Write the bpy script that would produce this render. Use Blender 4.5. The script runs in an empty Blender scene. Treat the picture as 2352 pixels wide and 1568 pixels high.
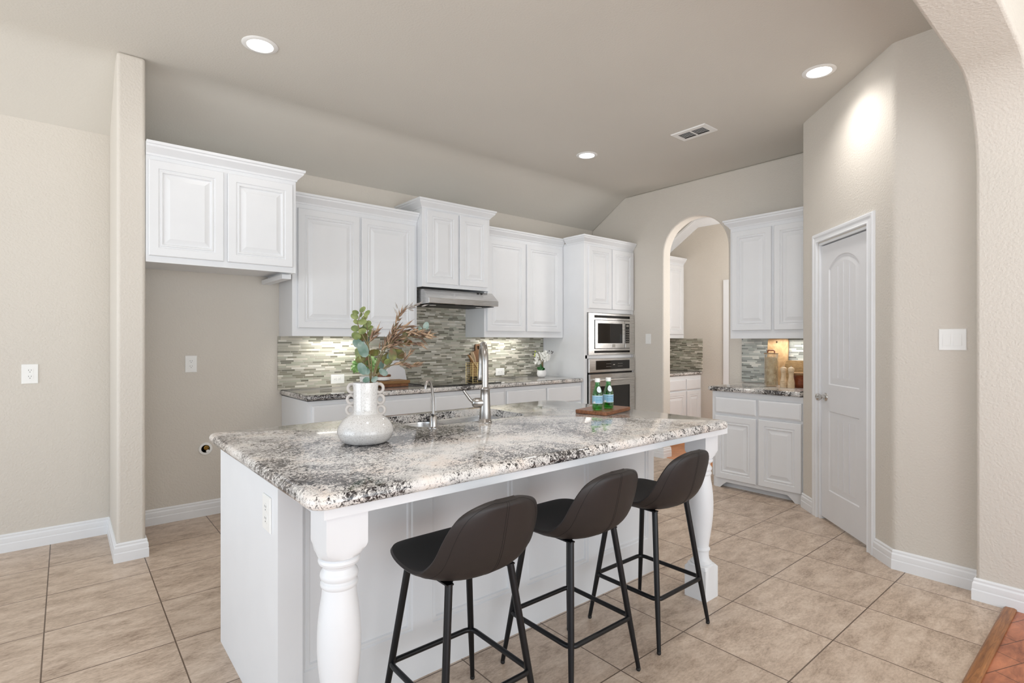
import bpy, bmesh, math, random
from math import sin, cos, pi, radians, sqrt, atan2, hypot
from mathutils import Vector, Matrix
random.seed(7)
SC = bpy.context.scene
COL = SC.collection

# ------------------------------------------------------------------ camera
CAM_H = 1.31
cam = bpy.data.cameras.new('camera'); cam_o = bpy.data.objects.new('camera', cam); COL.objects.link(cam_o)
cam.sensor_width = 36; cam.lens = 36*1228/2352; cam.clip_start = .02
cam_o.location = (0, 0, CAM_H)
cam_o.rotation_euler = (pi/2, 0, -atan2(.64137, .76724))
SC.camera = cam_o

# ------------------------------------------------------------------ world, exposure
W = bpy.data.worlds.new('daylight'); SC.world = W; W.use_nodes = True
bg = W.node_tree.nodes['Background']; bg.inputs[1].default_value = 1.0
_n = W.node_tree.nodes; _l = W.node_tree.links; _tc = _n.new('ShaderNodeTexCoord'); _sp = _n.new('ShaderNodeSeparateXYZ'); _rp = _n.new('ShaderNodeValToRGB')
_mr = _n.new('ShaderNodeMapRange'); _mr.inputs[1].default_value = -.5; _mr.inputs[2].default_value = .5
_l.new(_tc.outputs['Generated'], _sp.inputs[0]); _l.new(_sp.outputs[2], _mr.inputs[0]); _l.new(_mr.outputs[0], _rp.inputs[0]); _l.new(_rp.outputs[0], bg.inputs[0])
_rp.color_ramp.elements[0].color = (2.1, 2.12, 2.12, 1); _rp.color_ramp.elements[0].position = .4   # made-up bright ground, added to light the ceiling from below
_rp.color_ramp.elements[1].color = (.8, .88, .98, 1); _rp.color_ramp.elements[1].position = .56  # open sky
SC.view_settings.view_transform = 'Standard'; SC.view_settings.look = 'None'
SC.view_settings.gamma = 1; SC.view_settings.use_curve_mapping = False; SC.view_settings.exposure = .14

def area_light(name, loc, rot, sx, sy, power, color=(1, 1, 1), spread=180, parent=None):
    l = bpy.data.lights.new(name, 'AREA'); l.shape = 'RECTANGLE'; l.size = sx; l.size_y = sy
    l.energy = power; l.color = color; l.spread = radians(spread)
    o = bpy.data.objects.new(name, l); COL.objects.link(o); o.location = loc; o.rotation_euler = rot
    if parent: o.parent = parent
    return o
# added fill behind the camera, then daylight from the breakfast-nook windows on the left
area_light('living_room_fill', (.6, -3.4, 1.35), (radians(86), 0, radians(-12)), 4.2, 2.2, 68, (.93, .97, 1))
area_light('breakfast_nook_daylight', (-2.9, 2.2, 1.2), (radians(88), 0, radians(-88)), 3.0, 1.6, 16, (.80, .91, 1), 120)
area_light('butler_pantry_fill', (5.9, 2.15, 1.9), (radians(95), 0, 0), 1.0, 1.4, 26, (1, .97, .94))  # fill added to brighten the butler pantry beyond the arch

# ------------------------------------------------------------------ materials
def srgb(r, g, b):
    f = lambda c: (c/255/12.92) if c/255 <= .04045 else ((c/255+.055)/1.055)**2.4
    return (f(r), f(g), f(b), 1)
class NT:
    def __init__(s, name):
        s.m = bpy.data.materials.new(name); s.m.use_nodes = True; s.t = s.m.node_tree; s.n = s.t.nodes
        s.b = s.n['Principled BSDF']
    def new(s, typ, **k):
        n = s.n.new(typ)
        for a, v in k.items(): setattr(n, a, v)
        return n
    def link(s, a, b): s.t.links.new(a, b)
    def math(s, op, a, b=None, c=None):
        n = s.new('ShaderNodeMath', operation=op)
        for i, v in enumerate((a, b, c)):
            if v is None: continue
            if isinstance(v, (int, float)): n.inputs[i].default_value = v
            else: s.link(v, n.inputs[i])
        return n.outputs[0]
    def coords(s, scale=(1, 1, 1), rot=(0, 0, 0), loc=(0, 0, 0), kind='Object'):
        tc = s.new('ShaderNodeTexCoord'); mp = s.new('ShaderNodeMapping')
        s.link(tc.outputs[kind], mp.inputs[0])
        mp.inputs['Scale'].default_value = scale; mp.inputs['Rotation'].default_value = rot; mp.inputs['Location'].default_value = loc
        return mp.outputs[0]
    def geo(s, scale=(1, 1, 1), rot=(0, 0, 0), loc=(0, 0, 0)):
        g = s.new('ShaderNodeNewGeometry'); mp = s.new('ShaderNodeMapping'); s.link(g.outputs['Position'], mp.inputs[0])
        mp.inputs['Scale'].default_value = scale; mp.inputs['Rotation'].default_value = rot; mp.inputs['Location'].default_value = loc
        return mp.outputs[0]
    def noise(s, vec, scale, detail=2, rough=.5, dist=0):
        n = s.new('ShaderNodeTexNoise'); s.link(vec, n.inputs['Vector'])
        n.inputs['Scale'].default_value = scale; n.inputs['Detail'].default_value = detail
        n.inputs['Roughness'].default_value = rough; n.inputs['Distortion'].default_value = dist
        return n.outputs[0]
    def ramp(s, fac, stops, interp='LINEAR'):
        n = s.new('ShaderNodeValToRGB'); s.link(fac, n.inputs[0]); e = n.color_ramp.elements; n.color_ramp.interpolation = interp
        while len(e) > 1: e.remove(e[-1])
        e[0].position = stops[0][0]; e[0].color = stops[0][1]
        for p, c in stops[1:]:
            k = e.new(p); k.color = c
        return n.outputs[0]
    def mix(s, fac, a, b):
        n = s.new('ShaderNodeMix', data_type='RGBA')
        for i, v in ((0, fac), (6, a), (7, b)):
            if isinstance(v, (int, float)): n.inputs[i].default_value = v
            elif isinstance(v, tuple): n.inputs[i].default_value = v
            else: s.link(v, n.inputs[i])
        return n.outputs[2]
    def bump(s, h, strength, dist=.01):
        n = s.new('ShaderNodeBump'); s.link(h, n.inputs['Height']); n.inputs['Strength'].default_value = strength
        n.inputs['Distance'].default_value = dist; s.link(n.outputs[0], s.b.inputs['Normal'])
    def set(s, color=None, rough=None, metal=None, **k):
        if color is not None:
            if isinstance(color, tuple): s.b.inputs['Base Color'].default_value = color
            else: s.link(color, s.b.inputs['Base Color'])
        if rough is not None:
            if isinstance(rough, (int, float)): s.b.inputs['Roughness'].default_value = rough
            else: s.link(rough, s.b.inputs['Roughness'])
        if metal is not None: s.b.inputs['Metallic'].default_value = metal
        for a, v in k.items(): s.b.inputs[a.replace('_', ' ')].default_value = v
        return s.m
def grey(v): return (v, v, v, 1)

def plain(name, color, rough=.5, metal=0, bump=0, bscale=200, **k):
    t = NT(name)
    v = t.coords(); n = t.noise(v, 6, 3)
    c = t.ramp(n, [(.3, tuple(x*.985 for x in color[:3])+(1,)), (.7, tuple(min(1, x*1.01) for x in color[:3])+(1,))])
    t.set(c, rough, metal, **k)
    if bump: t.bump(t.noise(v, bscale, 2), bump, .002)
    return t.m

def paint_wall(name, color, strength=.5):
    t = NT(name); v = t.geo()
    n = t.noise(v, 88, 2, .4, .1); big = t.noise(v, 1.3, 2)
    c = t.ramp(big, [(.3, tuple(x*.975 for x in color[:3])+(1,)), (.7, color)])
    t.set(c, .75); t.bump(n, strength, .0042)
    return t.m
M = {}
M['wall'] = paint_wall('beige_wall_paint', srgb(217, 211, 202), .62)
M['ceiling'] = paint_wall('beige_ceiling_paint', srgb(213, 209, 201), .3)
M['white'] = plain('white_cabinet_paint', srgb(231, 233, 236), .38)
M['trim'] = plain('white_trim_paint', srgb(238, 240, 243), .34)
M['door'] = plain('white_door_paint', srgb(231, 232, 235), .42)
M['plastic'] = plain('white_plastic', srgb(240, 240, 238), .3)
M['slot'] = plain('dark_slot', srgb(25, 24, 24), .6)
M['black_glass'] = plain('black_glass', srgb(16, 15, 16), .06, Coat_Weight=.4)
M['dark_void'] = plain('dark_metal_recess', srgb(28, 25, 23), .5, .3)
M['chrome'] = plain('polished_nickel', srgb(205, 203, 200), .16, 1)
M['brushed'] = plain('brushed_nickel', srgb(178, 175, 172), .26, 1)
M['black_metal'] = plain('black_painted_metal', srgb(14, 16, 20), .34, .25)
M['gold'] = plain('gold_wire', srgb(222, 198, 140), .3, 1)
M['hinge'] = plain('painted_hinge', srgb(226, 226, 228), .3, .2)

def steel():
    t = NT('brushed_stainless_steel'); v = t.coords((2, 2, 260))
    n = t.noise(v, 3, 2)
    t.set(t.ramp(n, [(.3, srgb(202, 201, 200)), (.7, srgb(222, 221, 220))]), t.ramp(n, [(.3, grey(.20)), (.7, grey(.30))]), 1); return t.m
M['steel'] = steel()

def emis(name, col, s):
    t = NT(name); t.set(col, .5); t.b.inputs['Emission Color'].default_value = col; t.b.inputs['Emission Strength'].default_value = s; return t.m
M['lamp'] = emis('lamp_diffuser', (1, .98, .95, 1), 9)

def tile_floor():
    t = NT('stone_look_floor_tile'); P = t.geo()
    sx = t.new('ShaderNodeSeparateXYZ'); t.link(P, sx.inputs[0])
    def cell(o, off, pit):
        q = t.math('DIVIDE', t.math('SUBTRACT', o, off), pit)
        return t.math('FLOOR', q), t.math('ABSOLUTE', t.math('SUBTRACT', t.math('FRACT', t.math('ADD', q, .5)), .5)), pit
    ix, fx, px = cell(sx.outputs[0], -.0726, .4429); iy, fy, py = cell(sx.outputs[1], .4363, .45995)
    d = t.math('MINIMUM', t.math('MULTIPLY', fx, px), t.math('MULTIPLY', fy, py))
    grout = t.math('LESS_THAN', d, .0026)
    cb = t.new('ShaderNodeCombineXYZ'); t.link(ix, cb.inputs[0]); t.link(iy, cb.inputs[1])
    wn = t.new('ShaderNodeTexWhiteNoise'); t.link(cb.outputs[0], wn.inputs[0])
    # each tile shows its own piece of the stone pattern
    off = t.new('ShaderNodeVectorMath', operation='SCALE'); t.link(wn.outputs['Color'], off.inputs[0]); off.inputs[3].default_value = 9
    ad = t.new('ShaderNodeVectorMath', operation='ADD'); t.link(P, ad.inputs[0]); t.link(off.outputs[0], ad.inputs[1])
    mp = t.new('ShaderNodeMapping'); t.link(ad.outputs[0], mp.inputs[0]); mp.inputs['Scale'].default_value = (1, 2.3, 1)
    n1 = t.noise(mp.outputs[0], 5.5, 9, .72, .3); n2 = t.noise(mp.outputs[0], 48, 6, .75, .2)
    f = t.math('ADD', t.math('MULTIPLY', n1, .62), t.math('MULTIPLY', n2, .38))
    c = t.ramp(f, [(.37, srgb(154, 134, 117)), (.45, srgb(182, 162, 144)), (.52, srgb(200, 180, 162)), (.62, srgb(216, 199, 182))])
    br = t.math('ADD', .96, t.math('MULTIPLY', wn.outputs['Value'], .06))
    hs = t.new('ShaderNodeHueSaturation'); t.link(c, hs.inputs['Color']); t.link(br, hs.inputs['Value'])
    t.set(t.mix(grout, hs.outputs[0], srgb(98, 80, 66)), t.ramp(f, [(.4, grey(.42)), (.6, grey(.3))]))
    hgt = t.math('ADD', t.math('MULTIPLY', t.math('SUBTRACT', 1, grout), 1), t.math('MULTIPLY', n2, .25))
    t.bump(hgt, .35, .002); return t.m
M['tile'] = tile_floor()

def granite():
    t = NT('white_granite'); P = t.geo((1, 1.0, 1), (0, 0, radians(-35)))
    st = t.new('ShaderNodeMapping'); t.link(P, st.inputs[0]); st.inputs['Scale'].default_value = (.8, 1.2, 1.0)
    cloud = t.noise(P, 2.6, 4, .6, .8)
    n1 = t.noise(st.outputs[0], 58, 7, .78, 1.4); n2 = t.noise(st.outputs[0], 150, 4, .7, .8); n3 = t.noise(P, 8, 5, .65, .6)
    base = t.ramp(n3, [(.36, srgb(200, 198, 196)), (.5, srgb(232, 229, 226)), (.66, srgb(234, 224, 216))])
    a = t.math('ADD', n1, t.math('MULTIPLY', t.math('SUBTRACT', cloud, .5), .52))
    dark = t.ramp(a, [(.526, grey(0)), (.553, grey(1))])
    c1 = t.mix(dark, base, srgb(22, 20, 22))
    b = t.math('ADD', n2, t.math('MULTIPLY', t.math('SUBTRACT', cloud, .5), .3))
    g = t.ramp(b, [(.535, grey(0)), (.60, grey(.8))])
    t.set(t.mix(g, c1, srgb(92, 88, 90)), .09, Coat_Weight=.3); return t.m
M['granite'] = granite()

def mosaic(name, axis, tint):
    # thin random strips of glass and stone in running rows
    t = NT(name); P = t.geo(); s = t.new('ShaderNodeSeparateXYZ'); t.link(P, s.inputs[0])
    u = s.outputs[0 if axis == 'x' else 1]; z = s.outputs[2]
    row = t.math('FLOOR', t.math('DIVIDE', z, .0152)); fz = t.math('FRACT', t.math('DIVIDE', z, .0152))
    wr = t.new('ShaderNodeTexWhiteNoise', noise_dimensions='1D'); t.link(row, wr.inputs['W'])
    uu = t.math('ADD', u, t.math('MULTIPLY', wr.outputs['Value'], 3.7))
    # warp the running coordinate so that strip lengths differ
    wv = t.math('ADD', uu, t.math('MULTIPLY', t.math('SINE', t.math('MULTIPLY', uu, 37)), .016))
    q = t.math('DIVIDE', wv, .088); col = t.math('FLOOR', q); fu = t.math('FRACT', q)
    jz = t.math('LESS_THAN', fz, .10); ju = t.math('LESS_THAN', fu, .018)
    joint = t.math('MAXIMUM', jz, ju)
    cb = t.new('ShaderNodeCombineXYZ'); t.link(col, cb.inputs[0]); t.link(row, cb.inputs[1])
    wn = t.new('ShaderNodeTexWhiteNoise'); t.link(cb.outputs[0], wn.inputs[0]); r = wn.outputs['Value']
    c = t.ramp(r, tint, 'CONSTANT')
    n = t.noise(P, 120, 3); c = t.mix(t.math('MULTIPLY', n, .25), c, srgb(170, 168, 155))
    t.set(t.mix(joint, c, srgb(198, 196, 186)), t.ramp(r, [(0, grey(.12)), (.45, grey(.45)), (.62, grey(.1)), (.85, grey(.5))], 'CONSTANT'))
    t.bump(t.math('SUBTRACT', 1, joint), .5, .0015); return t.m
TONES = [(0, srgb(108, 105, 92)), (.13, srgb(132, 128, 112)), (.27, srgb(164, 160, 146)), (.46, srgb(186, 182, 170)), (.64, srgb(174, 174, 158)), (.8, srgb(208, 202, 188)), (.92, srgb(226, 222, 212))]
COOL = [(0, srgb(112, 116, 114)), (.14, srgb(136, 142, 140)), (.32, srgb(160, 164, 162)), (.5, srgb(186, 190, 186)), (.7, srgb(172, 178, 174)), (.86, srgb(214, 214, 208))]
M['mosaic'] = mosaic('glass_strip_mosaic', 'x', TONES)
M['mosaic_end'] = mosaic('glass_strip_mosaic_end', 'y', TONES)
M['mosaic_side'] = mosaic('glass_strip_mosaic_grey', 'y', COOL)

def wood(name, c0, c1, scale=(1, 12, 12), rough=.45, f=4, planks=None):
    t = NT(name); v = t.coords(scale)
    n = t.noise(v, f, 6, .65, 1.2); c = t.ramp(n, [(.3, c0), (.7, c1)])
    if planks:
        P = t.geo(rot=(0, 0, planks[2])); b = t.new('ShaderNodeTexBrick'); t.link(P, b.inputs[0])
        b.inputs['Scale'].default_value = 1; b.inputs['Brick Width'].default_value = planks[0]; b.inputs['Row Height'].default_value = planks[1]
        b.inputs['Mortar Size'].default_value = .0018; b.inputs['Color1'].default_value = grey(.55); b.inputs['Color2'].default_value = grey(1)
        b.inputs['Mortar'].default_value = grey(.12); b.inputs['Bias'].default_value = .1
        m = t.new('ShaderNodeMix', data_type='RGBA', blend_type='MULTIPLY'); m.inputs[0].default_value = .9
        t.link(c, m.inputs[6]); t.link(b.outputs[0], m.inputs[7]); c = m.outputs[2]; b.inputs['Color1'].default_value = grey(.7)
    t.set(c, rough); return t.m
M['parquet'] = wood('red_brown_parquet', srgb(118, 58, 36), srgb(222, 142, 102), (2, 6, 2), .3, 2, (.33, .11, radians(22)))
M['threshold_wood'] = wood('brown_threshold_wood', srgb(112, 66, 30), srgb(176, 118, 66), (2, 22, 8), .35, 3)
M['orange_floor'] = wood('honey_wood_floor', srgb(196, 120, 62), srgb(226, 156, 96), (3, 14, 3), .3, 2, (1.1, .11, radians(45)))
M['walnut'] = wood('walnut', srgb(92, 52, 30), srgb(158, 104, 66), (5, 26, 10), .42)
M['acacia'] = wood('pale_acacia', srgb(150, 112, 72), srgb(206, 172, 128), (4, 18, 3), .5, 3)
M['olive_wood'] = wood('greyish_brown_wood', srgb(112, 86, 52), srgb(166, 136, 94), (4, 8, 18), .5)
M['red_wood'] = wood('reddish_brown_wood', srgb(104, 48, 24), srgb(158, 84, 48), (4, 8, 14), .4)
M['bamboo'] = wood('mid_brown_board_wood', srgb(88, 58, 34), srgb(130, 92, 58), (26, 4, 3), .5)
M['pale_wood'] = wood('pale_beech', srgb(206, 178, 142), srgb(234, 212, 180), (8, 8, 3), .5)
M['tan_wood'] = wood('tan_wood', srgb(118, 84, 46), srgb(156, 116, 70), (3, 20, 20), .5)

def glaze():
    t = NT('speckled_white_glaze'); v = t.coords(); n = t.noise(v, 260, 2, .7)
    t.set(t.ramp(n, [(.3, srgb(160, 156, 152)), (.43, srgb(206, 204, 202)), (.7, srgb(216, 215, 214))]), .12, Coat_Weight=.5)
    t.bump(t.noise(v, 90, 2), .12, .001); return t.m
M['glaze'] = glaze()
M['handle_glaze'] = plain('rough_white_glaze', srgb(190, 184, 179), .4, 0, .4, 220)
M['ceramic'] = plain('white_ceramic', srgb(236, 236, 236), .3)
M['marble'] = plain('white_board', srgb(226, 226, 230), .4)
def leather(name, c, rough):
    t = NT(name); v = t.coords(); n = t.noise(v, 3, 2); t.set(t.ramp(n, [(.3, tuple(x*.85 for x in c[:3])+(1,)), (.7, c)]), rough)
    vo = t.new('ShaderNodeTexVoronoi'); t.link(v, vo.inputs[0]); vo.inputs['Scale'].default_value = 420
    t.bump(vo.outputs[0], .12, .0006); return t.m
M['leather_out'] = leather('dark_brown_leatherette', srgb(40, 34, 33), .5)
M['leather_in'] = leather('black_leatherette', srgb(6, 6, 7), .55)
def leafmat(name, a, b, c):
    t = NT(name); v = t.coords(); n = t.noise(v, 22, 2, .5)
    t.set(t.ramp(n, [(.34, a), (.52, b), (.68, c)]), .5); return t.m
M['leaf_green'] = leafmat('olive_green_leaf', srgb(84, 98, 50), srgb(118, 130, 74), srgb(146, 152, 98))
M['leaf_red'] = leafmat('russet_green_leaf', srgb(112, 58, 34), srgb(84, 86, 40), srgb(120, 122, 58))
M['leaf_blue'] = leafmat('blue_green_leaf', srgb(84, 112, 98), srgb(112, 134, 124), srgb(148, 160, 152))
M['leaf_bright'] = leafmat('fresh_green_leaf', srgb(104, 148, 74), srgb(144, 186, 110), srgb(190, 214, 162))
M['leaf_dark'] = plain('deep_green_leaf', srgb(26, 84, 32), .4)
M['stem'] = plain('brown_green_stem', srgb(112, 100, 66), .6)
M['oat'] = leafmat('dried_oat_husk', srgb(92, 70, 54), srgb(130, 104, 82), srgb(172, 146, 118))
M['oat_grey'] = leafmat('grey_oat_husk', srgb(128, 122, 118), srgb(152, 146, 142), srgb(178, 172, 166))
M['petal'] = plain('white_petal', srgb(238, 238, 232), .5)
M['bud'] = plain('dark_bud', srgb(74, 66, 70), .6)
M['yellow'] = plain('yellow_green_bud', srgb(200, 214, 70), .5)
M['cereal'] = leafmat('oat_ring_cereal', srgb(212, 186, 146), srgb(232, 212, 176), srgb(244, 230, 202))
M['brass_valve'] = plain('brass_valve', srgb(150, 118, 60), .35, .9)
def glass(name, color, k=.12):
    # thin-walled glass: tinted see-through wall with a fresnel reflection
    t = NT(name); tr = t.new('ShaderNodeBsdfTransparent'); tr.inputs[0].default_value = color; gl = t.new('ShaderNodeBsdfGlossy'); gl.inputs['Roughness'].default_value = .03
    lw = t.new('ShaderNodeLayerWeight'); lw.inputs[0].default_value = .35; mx = t.new('ShaderNodeMixShader')
    t.link(t.math('ADD', t.math('MULTIPLY', lw.outputs['Facing'], .5), k*.4), mx.inputs[0]); t.link(tr.outputs[0], mx.inputs[1]); t.link(gl.outputs[0], mx.inputs[2])
    out = [n for n in t.n if n.type == 'OUTPUT_MATERIAL'][0]; t.link(mx.outputs[0], out.inputs[0]); return t.m
M['green_glass'] = glass('green_bottle_glass', (.42, .86, .45, 1))
M['clear_glass'] = glass('clear_jar_glass', (.985, .99, .985, 1), .05)
M['label_blue'] = plain('pale_blue_label', srgb(150, 196, 222), .5)
M['label_white'] = plain('white_label', srgb(226, 234, 240), .5)
M['label_text'] = plain('navy_print', srgb(30, 56, 96), .5)
M['label_teal'] = plain('teal_print', srgb(40, 140, 170), .5)
M['label_red'] = plain('red_print', srgb(190, 60, 70), .5)
M['display'] = plain('grey_print', srgb(150, 146, 138), .5)

# ------------------------------------------------------------------ mesh builder
class MB:
    def __init__(s): s.v = []; s.f = []; s.mi = []
    def add(s, vs, fs, mi=0, xf=None):
        b = len(s.v)
        s.v += [tuple(xf @ Vector(p)) if xf else tuple(p) for p in vs]
        s.f += [tuple(b+i for i in f) for f in fs]; s.mi += [mi]*len(fs); return s
    def box(s, x0, x1, y0, y1, z0, z1, mi=0, xf=None):
        vs = [(x, y, z) for z in (z0, z1) for y in (y0, y1) for x in (x0, x1)]
        return s.add(vs, [(0, 2, 3, 1), (4, 5, 7, 6), (0, 1, 5, 4), (2, 6, 7, 3), (0, 4, 6, 2), (1, 3, 7, 5)], mi, xf)
    def prism(s, poly, a0, a1, axis='z', mi=0, xf=None):
        n = len(poly)
        def P(p, a): return (p[0], p[1], a) if axis == 'z' else ((p[0], a, p[1]) if axis == 'y' else (a, p[0], p[1]))
        vs = [P(p, a0) for p in poly]+[P(p, a1) for p in poly]
        fs = [tuple(range(n))[::-1], tuple(range(n, 2*n))]+[(i, (i+1) % n, n+(i+1) % n, n+i) for i in range(n)]
        return s.add(vs, fs, mi, xf)
    def lathe(s, prof, n=32, cx=0, cy=0, cz=0, mi=0, xf=None, cap=True):
        vs = []; fs = []
        for r, z in prof:
            for k in range(n): vs.append((cx+r*cos(2*pi*k/n), cy+r*sin(2*pi*k/n), cz+z))
        for i in range(len(prof)-1):
            for k in range(n): fs.append((i*n+k, i*n+(k+1) % n, (i+1)*n+(k+1) % n, (i+1)*n+k))
        if cap:
            if prof[0][0] > 1e-5: fs.append(tuple(range(n))[::-1])
            if prof[-1][0] > 1e-5: fs.append(tuple((len(prof)-1)*n+k for k in range(n)))
        return s.add(vs, fs, mi, xf)
    def tube(s, pts, r, n=10, mi=0, closed=False, xf=None, flat=1):
        pts = [Vector(p) for p in pts]; m = len(pts); vs = []; fs = []
        rs = r if isinstance(r, (list, tuple)) else [r]*m
        up = None
        for i, p in enumerate(pts):
            a = pts[(i-1) % m] if (closed or i > 0) else p; b = pts[(i+1) % m] if (closed or i < m-1) else p
            t = (b-a).normalized()
            if up is None:
                up = Vector((0, 0, 1)) if abs(t.z) < .9 else Vector((1, 0, 0))
            u = (up - t*up.dot(t)).normalized(); w = t.cross(u); up = u
            for k in range(n): vs.append(p+(u*cos(2*pi*k/n)*flat+w*sin(2*pi*k/n))*rs[i])
        segs = m if closed else m-1
        for i in range(segs):
            j = (i+1) % m
            for k in range(n): fs.append((i*n+k, i*n+(k+1) % n, j*n+(k+1) % n, j*n+k))
        if not closed: fs += [tuple(range(n))[::-1], tuple((m-1)*n+k for k in range(n))]
        return s.add([tuple(v) for v in vs], fs, mi, xf)
    def rings(s, rs, mi=0, cap_last=True, cap_first=True, xf=None):
        n = len(rs[0]); vs = [p for r in rs for p in r]; fs = []
        for i in range(len(rs)-1):
            for k in range(n): fs.append((i*n+k, i*n+(k+1) % n, (i+1)*n+(k+1) % n, (i+1)*n+k))
        if cap_first: fs.append(tuple(range(n))[::-1])
        if cap_last: fs.append(tuple((len(rs)-1)*n+k for k in range(n)))
        return s.add(vs, fs, mi, xf)
    def panel(s, x0, x1, z0, z1, prof, y=0, mi=0, back=True):
        rs = [[(x0+d, y+e, z0+d), (x1-d, y+e, z0+d), (x1-d, y+e, z1-d), (x0+d, y+e, z1-d)] for d, e in prof]
        return s.rings(rs, mi, True, back)
    def holes(s, outer, holes, f3, mi=0):
        bm = bmesh.new(); es = []
        for loop in [outer]+holes:
            vv = [bm.verts.new((p[0], p[1], 0)) for p in loop]
            for i in range(len(vv)): es.append(bm.edges.new((vv[i], vv[(i+1) % len(vv)])))
        bmesh.ops.triangle_fill(bm, use_beauty=True, use_dissolve=False, edges=es)
        bm.verts.index_update()
        vs = [f3(v.co.x, v.co.y) for v in bm.verts]; fs = [tuple(v.index for v in f.verts) for f in bm.faces]
        bm.free(); return s.add(vs, fs, mi)
    def sweep(s, path, prof, mi=0, closed=False, side=1, xf=None, f3=None):
        # path in plan (x,y); profile (out, z); outward = right of travel when side=1
        m = len(path); rs = []
        for i in range(m):
            p = Vector(path[i]); ns = []
            for a, b in (((i-1) % m, i), (i, (i+1) % m)):
                if not closed and (i == 0 and a == (i-1) % m and b == i or i == m-1 and b == 0 and a == i): continue
                t = (Vector(path[b])-Vector(path[a])).normalized(); ns.append(Vector((t.y, -t.x))*side)
            if len(ns) == 1: o = ns[0]
            else: o = (ns[0]+ns[1]); o = o/(1+ns[0].dot(ns[1]))
            f = f3 or (lambda x, y, z: (x, y, z))
            rs.append([f(p.x+o.x*d, p.y+o.y*d, z) for d, z in prof])
        if closed: rs.append(rs[0])
        return s.rings(rs, mi, not closed, not closed, xf)
    def build(s, name, mats, parent=None, smooth=35, bevel=0, seg=2, loc=None):
        me = bpy.data.meshes.new(name); me.from_pydata(s.v, [], s.f)
        mats = mats if isinstance(mats, (list, tuple)) else [mats]
        for m in mats: me.materials.append(m)
        me.polygons.foreach_set('material_index', s.mi)
        bm = bmesh.new(); bm.from_mesh(me); bmesh.ops.recalc_face_normals(bm, faces=bm.faces); bm.to_mesh(me); bm.free()
        if smooth:
            me.polygons.foreach_set('use_smooth', [True]*len(me.polygons)); me.set_sharp_from_angle(angle=radians(smooth))
        o = bpy.data.objects.new(name, me); COL.objects.link(o)
        if parent: o.parent = parent
        if loc: o.location = loc
        if bevel:
            b = o.modifiers.new('bevel', 'BEVEL'); b.width = bevel; b.segments = seg; b.limit_method = 'ANGLE'; b.angle_limit = radians(38)
        return o

def tag(o, label, cat, group=None):
    o['label'] = label; o['category'] = cat
    if group: o['group'] = group
    return o
def thing(name, label, cat, loc=(0, 0, 0), rotz=0, group=None):
    o = bpy.data.objects.new(name, None); COL.objects.link(o); o.location = loc; o.rotation_euler = (0, 0, rotz); o.empty_display_size = .1
    return tag(o, label, cat, group)
def struct(o): o['kind'] = 'structure'; return o
def copy_tree(o, parent=None):
    c = o.copy(); COL.objects.link(c); c.parent = parent
    for ch in list(o.children): copy_tree(ch, c)
    return c
def rrect(x0, x1, y0, y1, r, n=6):
    out = []
    rr = r if isinstance(r, (list, tuple)) else [r]*4
    for (cx, cy, a0, q) in ((x1, y1, 0, rr[0]), (x0, y1, 90, rr[1]), (x0, y0, 180, rr[2]), (x1, y0, 270, rr[3])):
        sx = -1 if cx == x1 else 1; sy = -1 if cy == y1 else 1
        for k in range(n+1):
            a = radians(a0+90*k/n); out.append((cx+sx*q+q*cos(a), cy+sy*q+q*sin(a)))
    return out
def inset(poly, d):
    n = len(poly); out = []
    for i in range(n):
        a = Vector(poly[i-1]); p = Vector(poly[i]); b = Vector(poly[(i+1) % n])
        t1 = (p-a); t2 = (b-p)
        if t1.length < 1e-7: t1 = t2
        if t2.length < 1e-7: t2 = t1
        t1.normalize(); t2.normalize()
        n1 = Vector((-t1.y, t1.x)); n2 = Vector((-t2.y, t2.x)); o = (n1+n2)/(1+n1.dot(n2))
        q = p+o*d; out.append((q.x, q.y))
    return out

# ------------------------------------------------------------------ room shell
YB = 4.575; XA = 5.156; ZC = 3.035; ZW = 2.715; YC = 4.06
A = Vector((4.49, 1.775)); B = Vector((3.672, .957)); XR = 3.672; XJ = 3.55; YJ = .572; YN = .355
X0 = -2.6; XP = 6.8
wm = M['wall']
# floors
struct(MB().box(X0, XA+.04, .42, YB+.1, -.1, 0).build('floor', M['tile'], smooth=0))
struct(MB().box(X0, 4.6, -1.5, .42, -.1, .004).build('floor_living_room', M['parquet'], smooth=0))
struct(MB().box(XA+.04, XP+.1, 1.6, YB+.1, -.1, .003).build('floor_butler_pantry', M['orange_floor'], smooth=0))
struct(MB().prism([(.418, .004), (.466, .001), (.466, .006), (.458, .014), (.428, .016), (.418, .012)], X0, XJ-.017, 'x').build('trim_1', M['threshold_wood'], smooth=0))
# ceiling: flat with the rake down to the back wall, one slab
prof = [(-3.6, ZC), (YC-.10, ZC), (YC-.02, ZC-.006), (YC+.06, ZC-.044), (YB+.1, ZW-.058), (YB+.1, ZC+.15), (-3.6, ZC+.15)]
struct(MB().prism(prof, X0, XP+.1, 'x').build('ceiling', M['ceiling'], smooth=25))
# back wall
struct(MB().box(X0, XP+.1, YB, YB+.1, 0, ZW+.05).build('wall_back', wm, smooth=0))
# wing wall beside the refrigerator alcove
struct(MB().box(.235, .377, 3.935, YB, 0, ZC-.0).build('wall_wing', wm, smooth=35, bevel=.018, seg=4))
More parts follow.
